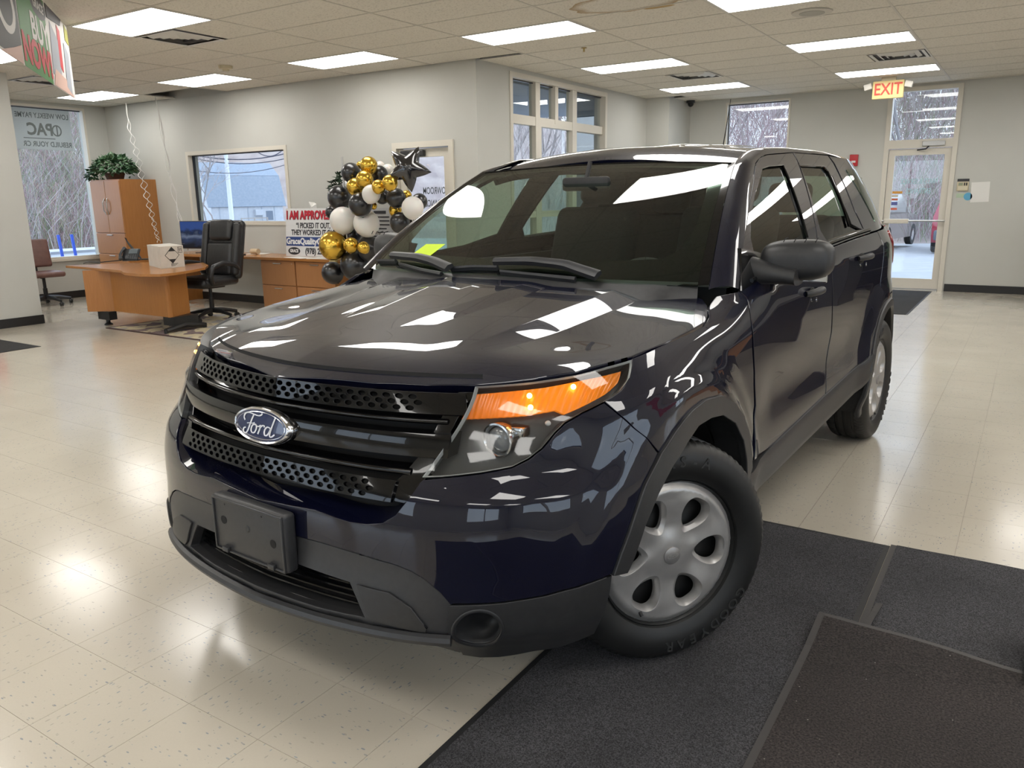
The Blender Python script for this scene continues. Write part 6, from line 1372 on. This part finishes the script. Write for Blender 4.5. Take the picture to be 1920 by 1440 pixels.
# ================================================================== small fittings, hanging things
# ---- curling ribbons hanging from the ceiling gap
ribm = mat('white_ribbon', (.66, .65, .62), .5)
def ribbon(pts, label, amp, turns, seed, w_=.006, strands=1, grp='white curling ribbons'):
    R_ = empty('curling_ribbon', pts[0], 0, label, 'ribbon'); r = random.Random(seed)
    for s in range(strands):
        P = resample(np.array(pts)-np.array(pts[0]), 160); ph = r.uniform(0, 6); am = amp*r.uniform(.6, 1.3); tr = turns*r.uniform(.8, 1.2); drift = np.array([r.uniform(-.05, .05), r.uniform(-.05, .05), 0])*(1 if strands > 1 else 0); Q = []
        for i, p in enumerate(P):
            t = i/159; a = ph+2*math.pi*tr*t**1.3; k = am*min(1, t*3); Q.append(p+np.array([math.cos(a)*k, math.sin(a)*k, 0])+drift*math.sin(math.pi*t))
        b = MB(); b.tube(Q, w_, 4); b.build('ribbon_strand', ribm, R_)
yr = 1.42
ribbon([ony(*p, yr) for p in [(236, 193), (245, 240), (262, 290), (272, 335), (285, 390), (298, 455)]], 'long corkscrew ribbon hanging in front of the tall cabinet', .022, 11, 1, .0045, 2)
ribbon([ony(*p, yr) for p in [(291, 182), (305, 250), (313, 300), (335, 400), (352, 470)]], 'bundle of white ribbons hanging beside the office window', .014, 5, 2, .005, 4)
# ---- plenum seen through the missing tile
pl = empty('ceiling_gap_pipes', (-5.5, 1.5, CEIL+.10), 0, 'pipes and insulation showing in the open ceiling gap', 'pipes'); b = MB(); b.tube([(-.6, .0, .05), (.5, .06, .06)], .03, 8); b.build('pipe', nick, pl, True); b = MB(); b.rbox(-.55, .4, -.25, .15, .14, .22, .03); b.build('insulation', noisy('insulation_tan', (.32, .25, .14), (.42, .34, .20), 9, .95), pl)
# ---- hanging sale banner
ba, bb_ = np.array([-2.40, -1.86]), np.array([.788, -.6155]); LB = 3.2; bz0, bz1 = 2.36, CEIL-.015
BA = empty('sale_banner', (ba[0], ba[1], 0), math.atan2(-bb_[1], -bb_[0]), 'hanging sale banner reading BUY NOW at the upper left', 'banner')
# local x runs to the reader's right (away), so the banner covers x in [-LB, 0]
print_m = dict(green=mat('banner_green', (.05, .20, .04), .6), dk=mat('banner_dark', (.045, .042, .042), .6), wh=mat('banner_white', (.62, .60, .58), .6), red=mat('banner_red', (.50, .03, .04), .6), gry=mat('banner_grey', (.30, .32, .36), .6), skin=mat('banner_tan', (.55, .36, .30), .6), ylw=mat('banner_olive', (.30, .30, .06), .6))
def bq(x0, x1, z0, z1, m, nm, y=-.001): MB().box(x0, x1, y-.0008, y, z0, z1).build(nm, print_m[m], BA)
MB().box(-LB, 0, 0, .002, bz0, bz1).build('banner_sheet', print_m['wh'], BA)
bq(-1.88, -.95, bz0, bz1, 'green', 'green_panel'); bq(-2.85, -1.91, bz0+.02, bz1, 'dk', 'dark_panel'); bq(-LB, -2.88, bz0+.02, bz1, 'green', 'green_panel')
def bt(s, x, z, size, m, sx=1., bold=.008): text('banner_lettering', s, size, print_m[m], BA, (x, -.0035, z), rot90, .0006, 'CENTER', sx, bold)
bt('BUY', -1.24, 2.68, .25, 'wh', 1.25); bt('NOW!', -1.40, 2.485, .25, 'red', 1.30, .012)
def disc(cx, cz, rx, rz, m, nm, hole=0):
    b = MB(); an = np.linspace(0, 2*math.pi, 30, endpoint=False); V = [(cx+rx*math.cos(a), -.003, cz+rz*math.sin(a)) for a in an]
    if hole: V += [(cx+rx*hole*math.cos(a), -.003, cz+rz*hole*math.sin(a)) for a in an]; b.add(V, [(i, (i+1) % 30, 30+(i+1) % 30, 30+i) for i in range(30)])
    else: b.add(V, [tuple(range(30))])
    b.build(nm, print_m[m], BA)
disc(-1.18, 2.875, .26, .085, 'dk', 'oval_logo'); bt('GRACE', -1.18, 2.875, .085, 'wh', 1.3, .003); disc(-2.22, 2.67, .24, .17, 'wh', 'round_emblem', .72)
for i, (pts, m) in enumerate((([(-.90, 2.45), (-.55, 2.45), (-.50, 2.75), (-.80, 2.85)], 'gry'), ([(-.56, 2.55), (-.44, 2.52), (-.40, 2.85), (-.52, 2.88)], 'red'), ([(-.92, 2.365), (-.10, 2.365), (-.25, 2.47), (-.80, 2.50)], 'skin'), ([(-.36, 2.42), (-.15, 2.38), (-.10, 2.72), (-.28, 2.78)], 'gry'), ([(-.18, 2.82), (-.02, 2.80), (-.02, 2.92), (-.15, 2.95)], 'ylw'), ([(-.88, 2.86), (-.35, 2.90), (-.28, 2.96), (-.90, 2.96)], 'dk'), ([(-2.5, bz0+.001), (-1.93, bz0+.001), (-1.93, 2.48), (-2.15, 2.43)], 'skin'))): MB().prism(pts, -.0032-.0003*i, -.0022, 'y').build('print_shape', print_m[m], BA)
# ---- poster on the left window, read from outside
WBn = empty('window_banner', (XL-.045, .0, 0), 0, 'white payment banner seen from behind in the left window', 'banner'); bsh = mat('vinyl_banner', (.50, .53, .53), .7, trans=.0); t = NT(bsh)
tr = t.add('BsdfTranslucent'); tr.inputs[0].default_value = (.62, .66, .66, 1); mx = t.add('MixShader'); mx.inputs[0].default_value = .45; t.link(t.b.outputs[0], mx.inputs[1]); t.link(tr.outputs[0], mx.inputs[2]); t.link(mx.outputs[0], t.n['Material Output'].inputs[0])
MB().box(-.001, .001, .20, 1.185, 2.28, 2.875).build('banner_sheet', bsh, WBn); gt = mat('banner_print_grey', (.14, .16, .16), .7)
rx90 = (math.radians(90), 0, math.radians(90))
for s, z, size, k in (('LOW WEEKLY PAYME', 2.775, .105, .78), ('REBUILD YOUR CR', 2.36, .105, .82)): text('banner_lettering', s, size, gt, WBn, (.0025, 1.165, z), rx90, .0004, 'LEFT', -k, .002)
text('banner_lettering', 'PAC', .24, gt, WBn, (.0025, .90, 2.57), rx90, .0004, 'LEFT', -.85, .008)
b = MB(); V = [(.0025, .96+.075*math.cos(a), 2.57+.085*math.sin(a)) for a in np.linspace(0, 2*math.pi, 30, endpoint=False)]+[(.0025, .96+.055*math.cos(a), 2.57+.065*math.sin(a)) for a in np.linspace(0, 2*math.pi, 30, endpoint=False)]; b.add(V, [(i, (i+1) % 30, 30+(i+1) % 30, 30+i) for i in range(30)]); b.add([(.0025, .955, 2.505), (.0025, .975, 2.505), (.0025, .975, 2.635), (.0025, .955, 2.635)], [(0, 1, 2, 3)]); b.build('round_logo', gt, WBn); MB().box(.002, .003, .45, .92, 2.44, 2.452).build('print_line', gt, WBn)
# ---- exit sign with emergency heads
EX = empty('exit_sign', (2.99, 6.40, CEIL), 0, 'lit yellow EXIT sign with two emergency lamp heads', 'exit sign'); exm = mat('exit_face', (.70, .56, .26), .5, emit=.12, ecol=(1., .75, .32)); exr = mat('exit_red', (.55, .05, .03), .5, emit=.10, ecol=(1., .16, .08)); beige = mat('beige_plastic', (.55, .48, .33), .5)
MB().rbox(-.195, .195, -.03, .03, -.275, -.045, .008).build('sign_box', exm, EX, True); text('exit_lettering', 'EXIT', .215, exr, EX, (0, -.032, -.16), rot90, .001, 'CENTER', .80, .003); MB().box(-.09, .09, -.03, .03, -.045, 0).build('canopy_mount', beige, EX)
for s in (-1, 1): b = MB(); b.rbox(-.05, .05, -.03, .03, -.04, .04, .012); b.xf(Matrix.Translation((s*.255, -.03, -.11)) @ Matrix.Rotation(s*.25, 4, 'Y')); b.build('lamp_head', mat('lamp_head_white', (.62, .60, .55), .4), EX, True); b = MB(); b.tube([(s*.19, 0, -.12), (s*.25, 0, -.11)], .01, 6); b.build('lamp_arm', beige, EX)
# ---- ceiling fittings
def ceil_obj(nm, x, y, prof, m, label, cat, n=28): o = MB().lathe(prof, n).build(nm, m, None, True); o.location = (x, y, CEIL); return props(o, label, cat)
ceil_obj('smoke_detector', -3.13, .36, [(.001, -.055), (.035, -.055), (.042, -.035), (.075, -.03), (.08, -.005), (.08, .002)], beige, 'cream smoke detector on the ceiling', 'smoke detector')
sp = ceil_obj('ceiling_speaker', 3.05, 1.63, [(.17, .0), (.165, -.008), (.14, -.010), (.001, -.006)], mat('speaker_cream', (.52, .49, .43), .6), 'round ceiling speaker near the top right', 'speaker'); b = MB().lathe([(.001, -.0115), (.105, -.0125), (.105, -.006)], 28); b.build('speaker_grille', noisy('grille_mesh', (.30, .28, .24), (.42, .40, .35), 160, .6), sp, True)
ceil_obj('sprinkler_head', .69, 1.90, [(.030, .0), (.030, -.004), (.008, -.006), (.008, -.035), (.018, -.038), (.001, -.040)], mat('brass', (.45, .33, .12), .4, .7), 'tiny brass sprinkler head below the ceiling', 'sprinkler', 14)
dc = ceil_obj('dome_camera', -.12, 7.20, [(.07, .0), (.07, -.035), (.055, -.04)], mat('camera_black', (.02, .02, .022), .4), 'black dome security camera at the far ceiling', 'security camera'); b = MB(); b.sphere((0, 0, -.05), .05, 10); b.build('camera_dome', mat('smoked_dome', (.006, .006, .006), .05), dc, True)
# ---- far wall: fire alarm, keypad, paper, sticker
FA = empty('fire_alarm', (2.44, YF, 1.93), 0, 'red fire alarm box on the far wall', 'fire alarm'); MB().rbox(-.06, .06, -.05, -.001, -.08, .09, .006).build('alarm_case', mat('alarm_red', (.42, .012, .02), .4), FA, True); MB().rbox(-.03, .03, -.055, -.05, -.03, .0, .002).build('alarm_lever', paper, FA)
KP = empty('alarm_keypad', (3.94, YF, 1.54), 0, 'cream alarm keypad with black label on the far wall', 'keypad'); MB().rbox(-.075, .075, -.025, -.001, -.085, .045, .005).build('keypad_case', beige, KP, True); MB().box(-.075, .075, -.012, -.001, .047, .085).build('black_label', dkt, KP); MB().box(-.055, .0, -.027, -.025, -.01, .03).build('keypad_screen', mat('lcd_olive', (.25, .27, .18), .3), KP)
for i in range(2): MB().box(.012+.026*i, .030+.026*i, -.027, -.025, -.01, .03).build('key_block', dkt, KP)
MB().box(-.06, .06, -.027, -.025, -.07, -.02).build('keypad_door', mat('beige_light', (.62, .56, .42), .5), KP)
o = MB().box(-.115, .115, -.003, -.001, -.14, .14).build('paper_notice', paper); o.location = (4.165, YF, 1.435); o.rotation_euler = (0, math.radians(-2), 0); props(o, 'blank white paper notice on the far wall', 'paper')
b = MB(); b.lathe([(.001, -.003), (.055, -.003), (.055, -.001)], 20, 'y'); o = b.build('round_sticker', mat('blue_sticker', (.10, .36, .55), .5)); o.location = (4.02, YF, 1.375); props(o, 'small blue round sticker under the keypad', 'sticker')
o = MB().box(-.07, .05, -.0025, -.001, -.03, .03).build('paper_tag', mat('green_tag', (.40, .50, .36), .6)); o.location = (3.94, YF, 1.39); props(o, 'pale green tag tucked beside the blue sticker', 'tag')
o = MB().rbox(XS+.001, XS+.02, -1.50, -1.405, .35, .70, .003).build('red_notice', mat('notice_red', (.50, .02, .05), .5)); props(o, 'red notice cut by the left edge on the column', 'notice')
# ---- toe of a shoe at the right edge
sp_ = onz(1921, 1252, .03); b = MB(); n_ = 14
b.sphere((0, 0, .035), .05, 12, (1.0, 1.9, .75)); b.sphere((0, .14, .045), .048, 12, (.95, 1.9, 1.0)); b.box(-.045, .045, -.07, .21, 0, .012); o = b.build('shoe', mat('shoe_black', (.012, .012, .012), .4), None, True, 60); o.location = (sp_[0]+.045, sp_[1]+.0, .015); props(o, 'toe of a black shoe at the right edge of the mats', 'shoe')
# ---- furniture out of frame that the bodywork mirrors
CT = empty('counter', (7.2, 5.2, 0), math.radians(90), 'wooden sales counter right of the frame, mirrored in the SUV doors', 'counter'); MB().rbox(-.35, .35, -1.1, 1.1, .0, 1.0, .01).build('counter_body', blk, CT); MB().rbox(-.42, .42, -1.2, 1.2, 1.0, 1.04, .01).build('counter_top', wdx, CT)
SHF = empty('dark_shelving', (7.2, 7.15, 0), 0, 'black shelving unit right of the frame, mirrored in the SUV doors', 'shelving')
for z in (.05, .45, .85, 1.25, 1.65): MB().box(-1.6, 1.6, -.22, .22, z, z+.03).build('shelf', blk, SHF)
MB().box(-1.6, 1.6, .20, .22, 0, 1.7).build('shelf_back', blk, SHF)
for x in (-1.6, 0, 1.6): MB().box(x-.02, x+.02, -.22, .2, 0, 1.7).build('shelf_side', blk, SHF)
DK = empty('desk', (5.95, .9, 0), 0, 'dark desk right of the frame, mirrored in the SUV front door', 'desk'); MB().rbox(-.45, .45, -.9, .9, .70, .74, .01).build('desk_top', blk, DK)
for y in (-.85, .85): MB().box(-.4, .4, y-.02, y+.02, 0, .70).build('desk_side', wd if y < 0 else blk, DK)
RB = empty('red_banner', (9.24, -.2, 2.25), 0, 'red banner on the right wall, mirrored in the SUV rear window', 'banner'); MB().box(-.005, .005, -1.5, 1.5, -.3, .3).build('banner_sheet', print_m['red'], RB)
PT3 = empty('potted_plant', (5.45, 6.2, 0), 0, 'floor plant right of the frame, mirrored in the SUV rear door', 'plant'); b = MB(); b.lathe([(.001, 0), (.16, 0), (.20, .36), (.18, .36), (.001, .34)], 18); b.build('plant_pot', mat('terracotta', (.30, .12, .07), .7), PT3, True); props(leaf_cloud(240, (0, 0, .85), (.40, .40, .5), .22, 31).build('foliage', lf1, PT3), kind='stuff'); b = MB()
for i in range(6): b.tube([(0, 0, .34), (.15*math.cos(i), .15*math.sin(i), .8)], .012, 5)
b.build('plant_stem', lf2, PT3)
